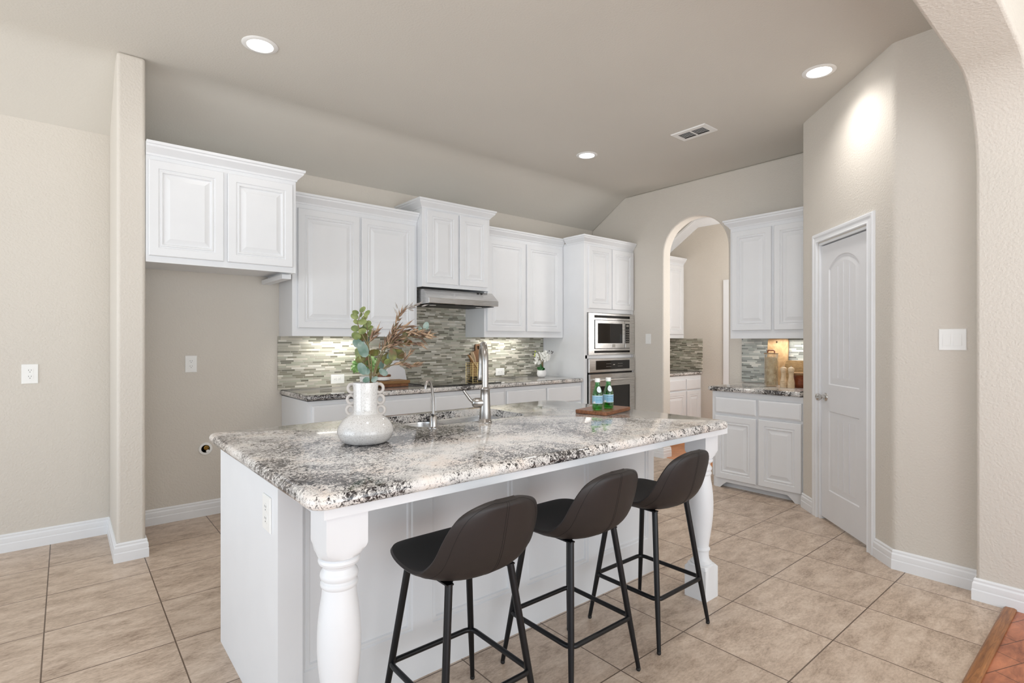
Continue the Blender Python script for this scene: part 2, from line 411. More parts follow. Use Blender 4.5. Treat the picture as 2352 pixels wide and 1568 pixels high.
# wall with the arched opening (x = XA), cut for the arch
def arch_pts(ya, yb, zs, zt, n=20):
    c = (ya+yb)/2; r = (yb-ya)/2
    return [(c+r*cos(pi*k/n), zs+(zt-zs)*sin(pi*k/n)**.92) for k in range(n+1)]
ap = arch_pts(2.752, 3.518, 2.26, 2.648)
poly = [(YB, 0), (YB, ZW), (YC, ZC), (1.70, ZC), (1.70, 0), (2.752, 0)]+ap[::-1]+[(3.518, 0)]
struct(MB().prism(poly, XA, XA+.14, 'x').build('wall_arch', wm, smooth=35, bevel=.016, seg=3))
# pantry: diagonal wall with door opening, local frame along A -> B
DL = (B-A).length; ROT = atan2(B.y-A.y, B.x-A.x)
def dg(name, mb, mat, **k):
    o = mb.build(name, mat, **k); o.location = (A.x, A.y, 0); o.rotation_euler = (0, 0, ROT); return o
DX0, DX1, DZ = .262, .905, 2.035
# solid between bar nook and kitchen, as one continuous thick wall outline in plan
def wall_plan(name, pts, z0, z1, **k): return struct(MB().prism(pts, z0, z1).build(name, wm, smooth=35, **k))
dn = Vector((-(B-A).y, (B-A).x)).normalized()  # points away from the kitchen
if dn.dot(Vector((1, -1))) < 0: dn = -dn
def on(t, d=0):
    q = A+(B-A).normalized()*t+dn*d; return (q.x, q.y)
def fillet(p0, p, p1, r, n=6):
    p0, p, p1 = Vector(p0), Vector(p), Vector(p1); u = (p0-p).normalized(); w = (p1-p).normalized(); half = u.angle(w)/2
    c = p+(u+w).normalized()*(r/sin(half)); a = p+u*(r/math.tan(half)); b = p+w*(r/math.tan(half)); out = []
    va, vb = a-c, b-c
    for k in range(n+1):
        t = k/n; v = va.lerp(vb, t).normalized()*r; out.append((c.x+v.x, c.y+v.y))
    return out
fa_ = fillet((XA, 1.775), on(0), on(.3), .05); fb_ = fillet(on(.9), on(DL), (XR, YJ), .06)
tA = (Vector(fa_[-1])-A).length; tB = (Vector(fb_[0])-A).length
wall_plan('wall_nook_side', [(XA, 1.775)]+fa_+[on(tA, .11), (4.62, 1.62), (XA, 1.62)], 0, ZC)
wd = dg('wall_diagonal', MB().prism([(tA, 0), (DX0, 0), (DX0, DZ), (DX1, DZ), (DX1, 0), (tB, 0), (tB, ZC), (tA, ZC)], 0, .11, 'y'), wm, smooth=0); struct(wd)
wall_plan('wall_right', fb_+[(XR, YJ), (XR+.14, YJ), (XR+.14, .93), on(tB, .11)], 0, ZC)
# header wall with soft-cornered opening between kitchen and living room
def header():
    xl, zs, zt, r = -2.2, 2.15, 2.572, .34
    pts = [(XR+.14, 0), (XR+.14, ZC), (X0, ZC), (X0, 0), (xl, 0)]
    for k in range(9):
        a = radians(180-90*k/8); pts.append((xl+r+r*cos(a), zt-r+r*sin(a)))
    for k in range(11):
        a = radians(90-90*k/10); pts.append((XJ-.42+.42*cos(a), zt-.42+.42*sin(a)))
    pts.append((XJ, 0))
    return MB().prism(pts, YN, YJ, 'y')
struct(header().build('wall_header', wm, smooth=35, bevel=.014, seg=3))
struct(MB().box(XJ+.10, XJ+.2, -3.6, YN, 0, ZC).build('wall_living_room', wm, smooth=0))
# pantry behind the door is dark
struct(MB().box(XR+.16, 5.15, .9, 1.0, 0, ZC).build('wall_pantry_inside', wm, smooth=0))
# butler pantry beyond the arch
struct(MB().box(XP, XP+.1, 1.6, YB, 0, ZC).build('wall_butler_pantry', wm, smooth=0))
struct(MB().box(XA+.14, XP, 1.6, 1.7, 0, ZC).build('wall_butler_pantry_side', wm, smooth=0))

# baseboards
BP = [(0, 0), (.016, 0), (.016, .052), (.0135, .058), (.0145, .066), (.013, .086), (.008, .094), (.009, .104), (.004, .112), (0, .112)]
def base(name, path, side=1): return struct(MB().sweep(path, BP, side=side).build(name, M['trim'], smooth=20))
base('baseboard_left', [(X0, YB), (.235, YB), (.235, 3.935), (.377, 3.935), (.377, YB)], 1)
base('baseboard_alcove', [(.393, YB), (1.34, YB)], 1)
base('baseboard_arch', [(XA, 3.925), (XA, 3.518), (XA+.14, 3.518)], 1)
base('baseboard_pantry_left', [on(-.0), on(DX0-.073)], 1)
base('baseboard_right', [on(DX1+.075), on(DL), (XR, YJ), ], 1)
base('baseboard_jamb', [(XR, YJ), (XJ, YJ), (XJ, YN)], 1)
base('baseboard_living_room', [(XJ, YN), (XJ+.1, YN), (XJ+.1, -3.5)], 1)
base('baseboard_butler_pantry', [(XP, 4.0), (XP, 1.7)], 1)
# crown moulding of the butler pantry, following the ceiling rake
cr = [(0, -.12), (.02, -.12), (.03, -.095), (.06, -.05), (.085, -.03), (.09, 0), (0, 0)]
def crown_rake():
    def f3(y, h, z): return (XP-h*0-z, y, h)
    mb = MB(); path = [(YB, ZW-.012), (YC, ZC-.012), (1.7, ZC-.012)]; rs = []
    for i, (y, z) in enumerate(path):
        if i == 1: ny, nz = .14, 1
        elif i == 0: ny, nz = 0, 1.1
        else: ny, nz = 0, 1
        rs.append([(XP-a, y+b*ny*-1, z+b*nz) for a, b in cr])
    return mb.rings(rs)
struct(crown_rake().build('trim_2', M['trim'], smooth=20))
# door casing seen on the butler pantry wall
struct(MB().box(XP-.018, XP, 3.61, 3.69, 0, 2.135).box(XP-.018, XP, 2.7, 3.61, 2.055, 2.135).build('trim_3', M['trim'], smooth=0))

# pantry door casing (in door frame coordinates)
CP = [(0, 0), (0, .016), (.006, .018), (.012, .013), (.036, .012), (.044, .017), (.058, .018), (.062, .012), (.066, .012), (.068, 0)]
def casing():
    mb = MB(); x0, x1, z1 = DX0, DX1, DZ; rs = []
    for (x, z, sx, sz) in ((x0, 0, -1, 0), (x0, z1, -1, 1), (x1, z1, 1, 1), (x1, 0, 1, 0)):
        rs.append([(x+sx*(.008+a), -b, z+sz*(.008+a)) for a, b in [(p[0], p[1]) for p in CP]])
    mb.rings(rs)
    # jamb lining and stop
    mb.box(x0, x0+.016, -.002, .11, 0, z1).box(x1-.016, x1, -.002, .11, 0, z1).box(x0, x1, -.002, .11, z1-.016, z1)
    mb.box(x0+.016, x0+.028, .05, .07, 0, z1-.016).box(x1-.028, x1-.016, .05, .07, 0, z1-.016).box(x0+.016, x1-.016, .05, .07, z1-.03, z1-.016)
    return mb
cs = dg('trim_4', casing(), M['trim'], smooth=20); struct(cs)
# door leaf
def arc_poly(x0, x1, z0, zs, rise, d, n=14):
    c = (x0+x1)/2; hw = (x1-x0)/2
    if rise <= 0: return [(x0+d, z0+d), (x1-d, z0+d), (x1-d, zs-d), (x0+d, zs-d)]
    R = (hw*hw+rise*rise)/(2*rise); zc = zs+rise-R; h = hw-d; Rd = R-d; a = math.asin(h/Rd)
    pts = [(x0+d, z0+d), (x1-d, z0+d)]
    for k in range(n+1):
        t = a-2*a*k/n; pts.append((c+Rd*sin(t), zc+Rd*cos(t)))
    return pts
def door_leaf():
    mb = MB(); x0, x1, z0, z1 = DX0+.019, DX1-.019, .022, DZ-.024; yf, yb = .012, .047
    w = x1-x0; p0, p1 = x0+.105, x1-.105
    up = (p0, p1, 1.0, 1.83, .085); lo = (p0, p1, .235, .81, 0)
    outs = [arc_poly(*up, 0), arc_poly(*lo, 0)]
    mb.holes([(x0, z0), (x1, z0), (x1, z1), (x0, z1)], outs, lambda x, z: (x, yf, z))
    mb.rings([[(x0, yf, z0), (x1, yf, z0), (x1, yf, z1), (x0, yf, z1)], [(x0, yb, z0), (x1, yb, z0), (x1, yb, z1), (x0, yb, z1)]], 0, True, False)
    for q in (up, lo):
        rs = [[(x, yf+e, z) for x, z in arc_poly(*q, d)] for d, e in ((0, 0), (.006, .007), (.02, .008), (.045, .0015), (.05, .002))]
        mb.rings(rs, 0, True, False)
    for q in (up, lo):
        for k in range(1, 4):
            gx = p0+.05+(p1-p0-.1)*k/4; top = q[3]-.052+(q[4]-.008 if q[4] else 0)
            if q[4]: top -= .02*abs(k-2)
            mb.box(gx-.003, gx+.003, yf-.0012, yf+.004, q[2]+.055, top)
    return mb
dl = dg('door_1', door_leaf(), M['door'], smooth=25); struct(dl)
for z in (.32, 1.06, 1.76):
    hb = MB(); hb.box(DX1-.032, DX1-.010, .004, .013, z-.045, z+.045).tube([(DX1-.019, .002, z-.048), (DX1-.019, .002, z+.048)], .0065, 10)
    hb.build('hinge', M['hinge'], dl, smooth=30)
kb = MB(); kx, kz = DX0+.019+.062, .905
kb.lathe([(.031, 0), (.031, .004), (.026, .009), (.012, .012), (.010, .03), (.020, .038), (.027, .05), (.025, .062), (.012, .069), (0, .070)], 24, xf=Matrix.Translation((kx, .012, kz)) @ Matrix.Rotation(pi/2, 4, 'X'))
kb.build('door_knob', M['chrome'], dl, smooth=50)

# ------------------------------------------------------------------ backsplashes
bs = [(1.33, .916), (4.292, .916), (4.292, 1.352), (3.19, 1.352), (3.19, 1.80), (2.43, 1.80), (2.43, 1.352), (1.33, 1.352)]
tag(MB().prism(bs, YB-.010, YB-.001, 'y').build('backsplash', M['mosaic'], smooth=0), 'long grey-green glass strip mosaic backsplash behind the cooktop, rising under the hood', 'backsplash')
tag(MB().box(XA-.009, XA, 1.778, 2.606, .916, 1.337).build('backsplash', M['mosaic_side'], smooth=0), 'cool grey mosaic backsplash behind the jar and pepper mills', 'backsplash')
tag(MB().box(XA+.142, XP-.010, YB-.010, YB-.001, .90, 1.35).box(XP-.010, XP-.001, 4.0, YB-.0105, .90, 1.35, 1).build('backsplash', [M['mosaic'], M['mosaic_end']], smooth=0), 'mosaic backsplash seen through the arch above the pantry counter', 'backsplash')

# ------------------------------------------------------------------ cabinets
DOORP = [(0, 0), (0, -.016), (.004, -.02), (.050, -.02), (.054, -.0145), (.060, -.0145), (.064, -.0185), (.071, -.0185), (.076, -.0105), (.082, -.0095), (.108, -.0165), (.111, -.018)]
DRAWP = [(0, 0), (0, -.013), (.006, -.0155), (.012, -.02)]
CROWN = [(0, 0), (.006, 0), (.010, .012), (.030, .034), (.042, .046), (.044, .058), (.052, .062), (.054, .078), (0, .078)]
def doors(par, rects):
    for (x0, x1, z0, z1) in rects: MB().panel(x0, x1, z0, z1, DOORP, -.0008).build('door', M['white'], par, smooth=20)
def drawers(par, rects):
    for (x0, x1, z0, z1) in rects: MB().panel(x0, x1, z0, z1, DRAWP, -.0008).build('drawer', M['white'], par, smooth=20)
def wall_cabinet(label, x0, x1, yf, z0, z1, depth, rects, crown=(1, 1), rotz=0, name='wall_cabinet', loc=None, crown_z=None):
    w = x1-x0
    t = thing(name, label, 'cabinet', loc or (x0, yf, z0), rotz); h = z1-z0
    b = MB().box(0, w, 0, .02, 0, h).box(0, .018, .02, depth, 0, h).box(w-.018, w, .02, depth, 0, h).box(.018, w-.018, .02, depth, .028, h)
    b.build('body', M['white'], t, smooth=0)
    doors(t, rects)
    path = []
    cz = h if crown_z is None else crown_z-z0
    if crown[0]: path.append((0, depth))
    path += [(0, 0), (w, 0)]
    if crown[1]: path.append((w, depth))
    MB().sweep(path, [(a, cz+b-.02) for a, b in CROWN]).build('crown_moulding', M['white'], t, smooth=20)
    return t
def R(x0, z0, *rs): return [(a-x0, b-x0, c-z0, d-z0) for a, b, c, d in rs]
c = wall_cabinet('white two-door cabinet high above the empty refrigerator alcove', .378, 1.272, 3.945, 1.80, 2.475, .628,
    R(.378, 1.80, (.392, .804, 1.838, 2.426), (.828, 1.246, 1.838, 2.426)), (0, 1))
MB().box(.83, .894, .10, .628, -.035, 0).build('cleat', M['white'], c, smooth=0, bevel=.003)
wall_cabinet('tall white two-door wall cabinet left of the range hood', 1.342, 2.430, 4.245, 1.352, 2.40, .328,
    R(1.342, 1.352, (1.381, 1.880, 1.416, 2.345), (1.899, 2.402, 1.416, 2.345)), (0, 0))
wall_cabinet('white two-door cabinet standing proud directly above the range hood', 2.432, 3.184, 4.155, 1.80, 2.52, .418,
    R(2.432, 1.80, (2.474, 2.806, 1.832, 2.486), (2.826, 3.153, 1.832, 2.486)), (1, 1))
wall_cabinet('white two-door wall cabinet between range hood and oven tower', 3.188, 4.292, 4.245, 1.352, 2.392, .328,
    R(3.188, 1.352, (3.215, 3.718, 1.414, 2.336), (3.741, 4.246, 1.414, 2.336)), (0, 0))
# bar nook upper cabinet, faces -x
wall_cabinet('white two-door wall cabinet right of the arch, over the jar and mills', 0, .776, 0, 1.337, 2.392, .324,
    [(.022, .388, .075, 1.0), (.412, .756, .075, 1.0)], (1, 0), -pi/2, loc=(4.832, 2.556, 1.337))
# butler pantry upper
wall_cabinet('small white wall cabinet seen through the arch above the pantry counter', 5.9, 6.8, 4.30, 1.355, 2.43, .273,
    R(5.9, 1.355, (5.93, 6.34, 1.41, 2.38), (6.37, 6.77, 1.41, 2.38)), (0, 0))
# oven tower
TX0, TX1, TY = 4.298, 5.150, 3.93
t = thing('oven_tower_cabinet', 'tall white cabinet tower holding the microwave and the oven', 'cabinet', (TX0, TY, 0))
w = TX1-TX0
b = MB().box(0, .02, 0, .644, 0, 2.40).box(w-.02, w, 0, .644, 0, 2.40).box(.02, w-.02, .55, .644, 0, 2.40)
b.box(.02, w-.02, 0, .55, 1.628, 2.40).box(.02, w-.02, 0, .55, 1.124, 1.160).box(.02, w-.02, 0, .55, .0, .40)
b.box(.02, .05, 0, .02, .4, 1.628).box(w-.02-.006, w-.02, 0, .02, .4, 1.628)
b.build('body', M['white'], t, smooth=0)
doors(t, R(TX0, 0, (4.358, 4.740, 1.672, 2.352), (4.752, 5.136, 1.672, 2.352)))
MB().panel(.05, w-.02, .12, .38, DOORP, -.0008).build('door', M['white'], t, smooth=20)
MB().sweep([(0, .258), (0, 0), (w, 0)], [(a, 2.38+b) for a, b in CROWN]).build('crown_moulding', M['white'], t, smooth=20)
# microwave
mw = thing('microwave', 'built-in stainless steel microwave with trim kit above the oven', 'microwave', (4.353, TY, 1.162))
W_, H_ = .790, .460
m = MB(); m.holes([(0, 0), (W_, 0), (W_, H_), (0, H_)], [[(.088, .066), (.706, .066), (.706, .388), (.088, .388)], [(.088, .022), (.706, .022), (.706, .046), (.088, .046)], [(.088, .41), (.706, .41), (.706, .438), (.088, .438)]], lambda x, z: (x, -.022, z))
m.rings([[(0, -.022, 0), (W_, -.022, 0), (W_, -.022, H_), (0, -.022, H_)], [(0, -.001, 0), (W_, -.001, 0), (W_, -.001, H_), (0, -.001, H_)]], 0, False, False)
m.build('trim_frame', M['steel'], mw, smooth=0)
MB().box(.02, W_-.02, -.012, .30, .012, H_-.012).build('cavity', M['dark_void'], mw, smooth=0)
for z0, n in ((.022, 4), (.41, 4)):
    g = MB()
    for k in range(n): g.box(.09, .704, -.018, -.012, z0+.002+k*.0065, z0+.0045+k*.0065)
    g.build('vent_grille', M['dark_void'], mw, smooth=0)
d = MB(); d.holes([(.094, .072), (.598, .072), (.598, .382), (.094, .382)], [[(.135, .128), (.560, .128), (.560, .350), (.135, .350)]], lambda x, z: (x, -.030, z))
d.rings([[(.094, -.03, .072), (.598, -.03, .072), (.598, -.03, .382), (.094, -.03, .382)], [(.094, -.012, .072), (.598, -.012, .072), (.598, -.012, .382), (.094, -.012, .382)]], 0, False, False)
dd = d.build('door', M['steel'], mw, smooth=0)
MB().box(.133, .562, -.026, -.014, .126, .352).build('window', M['black_glass'], dd, smooth=0)
MB().box(.372, .432, -.033, -.030, .084, .116).build('badge', M['chrome'], dd, smooth=0, bevel=.002)
cp = MB().box(.602, .700, -.030, -.012, .072, .382).build('control_panel', M['steel'], mw, smooth=0)
MB().box(.614, .688, -.0315, -.030, .128, .352).build('keypad', M['black_glass'], cp, smooth=0)
MB().box(.628, .674, -.0325, -.0315, .318, .336).build('display', M['display'], cp, smooth=0)
for r in range(6):
    for k in range(3): MB().box(.626+k*.02, .636+k*.02, -.0325, -.0315, .142+r*.027, .150+r*.027).build('key', M['display'], cp, smooth=0)
MB().box(.616, .686, -.033, -.030, .080, .116).build('open_button', M['steel'], cp, smooth=0, bevel=.002)
# oven
ov = thing('wall_oven', 'built-in stainless steel wall oven below the microwave', 'oven', (4.353, TY, .41))
MB().box(.02, .77, -.004, .52, .01, .705).build('cavity', M['dark_void'], ov, smooth=0)
pa = MB().box(0, .790, -.03, -.001, .560, .712).build('control_panel', M['steel'], ov, smooth=0, bevel=.004)
MB().box(.105, .69, -.0315, -.03, .588, .688).build('display', M['black_glass'], pa, smooth=0)
for cx_ in (.30, .50):
    for r in range(2):
        for k in range(4): MB().box(cx_+k*.022-.02, cx_+k*.022-.010, -.0322, -.0315, .618+r*.03, .623+r*.03).build('touch_mark', M['display'], pa, smooth=0)
MB().box(.395, .425, -.0322, -.0315, .635, .645).build('clock', M['display'], pa, smooth=0)
MB().box(.36, .43, -.0322, -.0300, .573, .5765).build('badge', M['display'], pa, smooth=0)
d = MB(); d.holes([(.008, .02), (.782, .02), (.782, .540), (.008, .540)], [[(.11, .09), (.69, .09), (.69, .405), (.11, .405)]], lambda x, z: (x, -.034, z))
d.rings([[(.008, -.034, .02), (.782, -.034, .02), (.782, -.034, .54), (.008, -.034, .54)], [(.008, -.004, .02), (.782, -.004, .02), (.782, -.004, .54), (.008, -.004, .54)]], 0, False, False)
dd = d.build('door', M['steel'], ov, smooth=0)
MB().box(.108, .692, -.030, -.01, .088, .407).build('window', M['black_glass'], dd, smooth=0)
h = MB().tube([(.06, -.075, .475), (.73, -.075, .475)], .013, 16)
for x in (.09, .70): h.tube([(x, -.034, .475), (x, -.075, .475)], .009, 12)
h.build('handle', M['steel'], dd, smooth=50)

# base cabinets
def base_cabinet(label, loc, w, depth, drw, drs, rotz=0, toe=.07, z1=.868, feet=True):
    t = thing('base_cabinet', label, 'cabinet', loc, rotz)
    b = MB().box(0, w, 0, .02, .10, z1).box(0, .018, .02, depth, .0, z1).box(w-.018, w, .02, depth, .0, z1).box(.018, w-.018, .02, depth, .10, z1)
    b.build('body', M['white'], t, smooth=0)
    MB().box(.018, w-.018, toe, toe+.015, 0, .10).build('toe_kick', M['white'], t, smooth=0)
    drawers(t, drw); doors(t, drs); return t
BY = 3.968
base_cabinet('white base cabinet at the left end of the back counter', (1.362, BY, 0), 1.056, .605, [(.03, 1.038, .672, .835)], [(.03, .52, .125, .655), (.548, 1.038, .125, .655)])
base_cabinet('white base cabinet under the black cooktop', (2.419, BY, 0), .806, .605, [(.02, .79, .672, .835)], [(.02, .398, .125, .655), (.412, .79, .125, .655)])
base_cabinet('white base cabinet between cooktop and oven tower', (3.226, BY, 0), 1.070, .605, [(.016, .528, .672, .835), (.548, 1.048, .672, .835)], [(.016, .528, .125, .655), (.548, 1.048, .125, .655)])
bc = base_cabinet('white two-drawer two-door base cabinet in the nook right of the arch', (4.528, 2.566, 0), .785, .626, [(.034, .405, .672, .812), (.425, .772, .672, .812)], [(.034, .405, .088, .648), (.425, .772, .088, .648)], -pi/2, z1=.862)
MB().prism([(.018, 0), (.07, 0), (.10, .03), (.13, .055), (.655, .055), (.685, .03), (.715, 0), (.767, 0), (.767, .10), (.018, .10)], .004, .02, 'y').build('valance', M['white'], bc, smooth=20)
base_cabinet('white base cabinet seen through the arch', (5.30, 4.03, 0), 1.498, .54, [(.30, .60, .66, .80), (.63, 1.10, .66, .80), (1.13, 1.47, .66, .80)], [(.30, .60, .10, .64), (.63, 1.10, .10, .64), (1.13, 1.47, .10, .64)], z1=.855)

# ------------------------------------------------------------------ countertops
BN = [(.020, 0), (.011, -.002), (.004, -.007), (0, -.015), (0, -.026), (.003, -.034), (.010, -.039), (.016, -.040)]
def slab(name, label, outline, ztop, hole=None, th=.04):
    mb = MB(); k = th/.04
    rs = [[(x, y, ztop+e*k) for x, y in inset(outline, d)] for d, e in BN]
    mb.rings(rs, 0, False, False)
    top = inset(outline, BN[0][0]); bot = inset(outline, BN[-1][0]); hs = [hole] if hole else []
    mb.holes(top, hs, lambda x, y: (x, y, ztop)); mb.holes(bot, hs, lambda x, y: (x, y, ztop-th))
    if hole:
        mb.rings([[(x, y, z) for x, y in hole] for z in (ztop, ztop-th)], 0, False, False)
    bm = mb
    o = bm.build(name, M['granite'], smooth=40)
    me = o.data; b = bmesh.new(); b.from_mesh(me); bmesh.ops.remove_doubles(b, verts=b.verts, dist=1e-5); bmesh.ops.recalc_face_normals(b, faces=b.faces); b.to_mesh(me); b.free()
    me.polygons.foreach_set('use_smooth', [True]*len(me.polygons)); me.set_sharp_from_angle(angle=radians(40))
    return tag(o, label, 'countertop')
sink_hole = rrect(1.245, 1.925, 2.155, 2.555, .07, 8)
isl = rrect(.474, 2.562, 1.350, 2.640, [.14, .05, .055, .05], 8)
slab('island_countertop', 'speckled white and black granite top of the kitchen island', isl, .914, sink_hole)
slab('countertop', 'granite countertop along the back wall under the mosaic', rrect(1.345, 4.294, 3.935, YB-.001, .006, 2), .914)
slab('countertop', 'granite countertop in the nook holding the jar and pepper mills', rrect(4.488, XA-.001, 1.795, 2.610, [.004, .05, .004, .004], 6), .905)
slab('countertop', 'granite countertop seen through the arch', rrect(XA+.145, XP-.002, 4.005, YB-.001, .004, 2), .895)

# cooktop
ck = thing('cooktop', 'black glass cooktop set in the back counter under the hood', 'cooktop', (2.46, 4.01, .914))
MB().box(0, .76, 0, .50, .0005, .008).build('glass_top', M['black_glass'], ck, smooth=0, bevel=.002)
for (x, y, r) in ((.18, .14, .075), (.18, .36, .1), (.55, .14, .1), (.55, .36, .075)):
    MB().tube([(x+r*cos(2*pi*k/28), y+r*sin(2*pi*k/28), .0083) for k in range(28)], .0008, 4, closed=True).build('burner_ring', M['display'], ck, smooth=0)
# range hood
hd = thing('range_hood', 'stainless steel under-cabinet range hood above the cooktop', 'range hood', (2.452, YB-.011, 1.645))
poly = [(0, 0), (-.489, .004), (-.494, .008), (-.494, .052), (-.395, .136), (0, .136)]
MB().prism(poly, 0, .778, 'x').build('body', M['steel'], hd, smooth=0, bevel=.002)
MB().box(.03, .748, -.46, -.05, -.004, .001).build('filter', M['dark_void'], hd, smooth=0)
for x in (.585, .625): MB().box(x, x+.018, -.418, -.400, .118, .130).build('switch', M['slot'], hd, smooth=0)
for x in (.12, .64):
    MB().lathe([(.0, -.007), (.03, -.007), (.032, -.004), (.032, 0)], 20, x, -.36, 0).build('lamp', M['plastic'], hd, smooth=40)

# ------------------------------------------------------------------ kitchen island
il = thing('kitchen_island', 'white panelled kitchen island with two turned legs', 'kitchen island', (0, 0, 0))
IX0, IX1, IY0, IY1 = .522, 2.586, 1.828, 2.612
MB().box(IX0, IX0+.02, 1.792, IY1, 0, .873).box(IX0+.02, .600, 1.792, 1.80, 0, .873).build('side_panel', M['white'], il, smooth=0)
MB().box(IX1-.02, IX1, IY0, IY1, 0, .873).build('side_panel', M['white'], il, smooth=0)
mb = MB(); hs = [(.618, 1.030), (1.118, 1.532), (1.620, 2.034), (2.122, 2.536)]; z0, z1 = .195, .80
loops = [[(a, z0), (b_, z0), (b_, z1), (a, z1)] for a, b_ in hs]
mb.holes([(IX0+.02, 0), (IX1-.02, 0), (IX1-.02, .873), (IX0+.02, .873)], loops, lambda x, z: (x, IY0, z))
for a, b_ in hs:
    mb.panel(a, b_, z0, z1, [(0, 0), (.005, .006), (.012, .004), (.018, .004), (.022, .011), (.024, .011)], IY0, 0, False)
mb.box(IX0+.02, IX1-.02, IY0+.016, IY0+.02, 0, .873)
mb.build('back_panel', M['white'], il, smooth=15)
# working side with doors
mb = MB().box(IX0+.02, IX1-.02, IY1-.02, IY1, .09, .873); mb.build('front_frame', M['white'], il, smooth=0)
for k in range(4):
    x = IX0+.04+k*.5
    MB().panel(x, x+.47, .12, .82, [(d, -e) for d, e in DOORP], IY1+.0008).build('door', M['white'], il, smooth=20)
MB().box(IX0+.02, IX1-.02, IY1-.09, IY1-.08, 0, .09).build('toe_kick', M['white'], il, smooth=0)
# apron under the overhang
ax0, ax1, ay = .519, 2.590, 1.386
ap_ = MB().box(ax0, ax1, ay, ay+.02, .842, .874).box(ax0, ax0+.02, ay+.02, 1.792, .842, .874).box(ax1-.02, ax1, ay+.02, IY0, .842, .874)
ap_.build('apron', M['white'], il, smooth=0)
MB().box(ax0+.02, ax1-.02, ay+.02, 1.82, .858, .8735).build('sub_top', M['white'], il, smooth=0)
def leg_mesh(x, y, s=.118):
    h = s/2; mb = MB(); zt, zb = .842, .715
    # square block with scooped lower corners
    rs = []
    n = 8
    def sq(hh, z): return [(x-hh, y-hh, z), (x+hh, y-hh, z), (x+hh, y+hh, z), (x-hh, y+hh, z)]
    N = 32
    def rounded(z, cut):   # square section clipped by a circle so that the corners round off downward
        r = h*sqrt(2)*(1-cut)+h*.93*cut; out = []
        for k in range(N):
            a = 2*pi*(k+.5)/N; sqr = h/max(abs(cos(a)), abs(sin(a))); out.append((x+min(sqr, r)*cos(a), y+min(sqr, r)*sin(a), z))
        return out
    def sqN(z):
        out = []
        for k in range(N):
            a = 2*pi*(k+.5)/N-2*pi*.5/N; q = h/max(abs(cos(a)), abs(sin(a))); out.append((x+q*cos(a), y+q*sin(a), z))
        return out
    def secN(z, r):
        out = []
        for k in range(N):
            a = 2*pi*k/N; q = min(h/max(abs(cos(a)), abs(sin(a))), r); out.append((x+q*cos(a), y+q*sin(a), z))
        return out
    mb.rings([secN(zt, 9), secN(zb+.035, 9), secN(zb+.024, h*1.33), secN(zb+.012, h*1.17), secN(zb, h*.98), secN(zb-.003, h*.90)])
    pr = [(.050, .713), (.056, .708), (.0575, .701), (.055, .694), (.047, .689), (.044, .682), (.045, .675), (.0505, .668), (.0525, .660), (.0505, .652), (.047, .648), (.047, .643),
          (.0505, .640), (.0515, .635), (.0495, .629), (.046, .625), (.048, .60), (.053, .57), (.0575, .53), (.0595, .49), (.0595, .45), (.057, .41), (.052, .365), (.0455, .32), (.040, .285), (.0372, .262),
          (.037, .256), (.041, .252), (.0435, .247), (.043, .241), (.039, .237), (.0375, .228), (.038, .205), (.042, .190), (.050, .182), (.054, .178), (.050, .170)]
    mb.lathe(pr[::-1], 40, x, y)
    mb.rings([secN(0, 9), secN(.155, 9), secN(.168, h*1.12), secN(.174, h*.9)])
    return mb
leg_mesh(.592, 1.466).build('leg', M['white'], il, smooth=30)
leg_mesh(2.521, 1.492).build('leg', M['white'], il, smooth=30)

# ------------------------------------------------------------------ sink
sk = thing('sink', 'double-bowl undermount stainless steel sink in the island', 'sink', (0, 0, .873))
def bowl(x0, x1, y0, y1, dep):
    mb = MB(); rs = []
    for d, z in ((-.012, 0), (.0, 0), (.002, -.008), (.006, -dep+.04), (.02, -dep+.012), (.05, -dep)):
        rs.append([(x, y, z) for x, y in inset(rrect(x0, x1, y0, y1, .065, 8), d)])
    mb.rings(rs, 0, True, False)
    cx_, cy_ = (x0+x1)/2, (y0+y1)/2
    mb.lathe([(.04, -dep+.001), (.038, -dep+.003), (.03, -dep+.002)], 20, cx_, cy_, 0)
    return mb
bowl(1.240, 1.520, 2.165, 2.55, .17).build('bowl', M['steel'], sk, smooth=50)
bowl(1.545, 1.935, 2.150, 2.56, .20).build('bowl', M['steel'], sk, smooth=50)

# ------------------------------------------------------------------ kitchen faucet
fc = thing('kitchen_faucet', 'tall brushed nickel pull-down faucet behind the sink', 'faucet', (1.585, 2.102, .914), radians(-31))
b = MB().lathe([(.034, 0), (.0345, .004), (.031, .008), (.032, .011), (.029, .016), (.030, .020), (.0265, .06), (.0245, .10), (.0235, .13), (.0232, .158), (.0245, .160), (.0245, .165), (.0195, .170), (.0168, .173)], 32)
b.build('body', M['brushed'], fc, smooth=40)
pts = [(0, 0, .172), (0, 0, .28)]
r = .088
for k in range(0, 15):
    a = pi-pi*k/14; pts.append((0, r+r*cos(a), .292+r*sin(a)*1.0))
pts.append((0, 2*r+.001, .282))
MB().tube(pts, .0162, 20).build('gooseneck', M['brushed'], fc, smooth=50)
MB().lathe([(.0160, 0), (.0168, -.004), (.0175, -.03), (.0200, -.055), (.0225, -.085), (.021, -.088), (0, -.088)], 24, 0, 2*r+.001, .282).build('spray_head', M['brushed'], fc, smooth=40)
hd_ = MB().lathe([(.0, -.004), (.021, -.004), (.0245, .004), (.0245, .036), (.020, .048), (.010, .053), (0, .054)], 24, xf=Matrix.Translation((-.012, 0, .096)) @ Matrix.Rotation(-pi/2, 4, 'Y'))
hv = hd_.build('valve_housing', M['brushed'], fc, smooth=50)
MB().tube([(-.052, 0, .092), (-.074, 0, .112), (-.106, 0, .156)], [.0080, .0076, .0064], 12).build('lever', M['brushed'], fc, smooth=50)
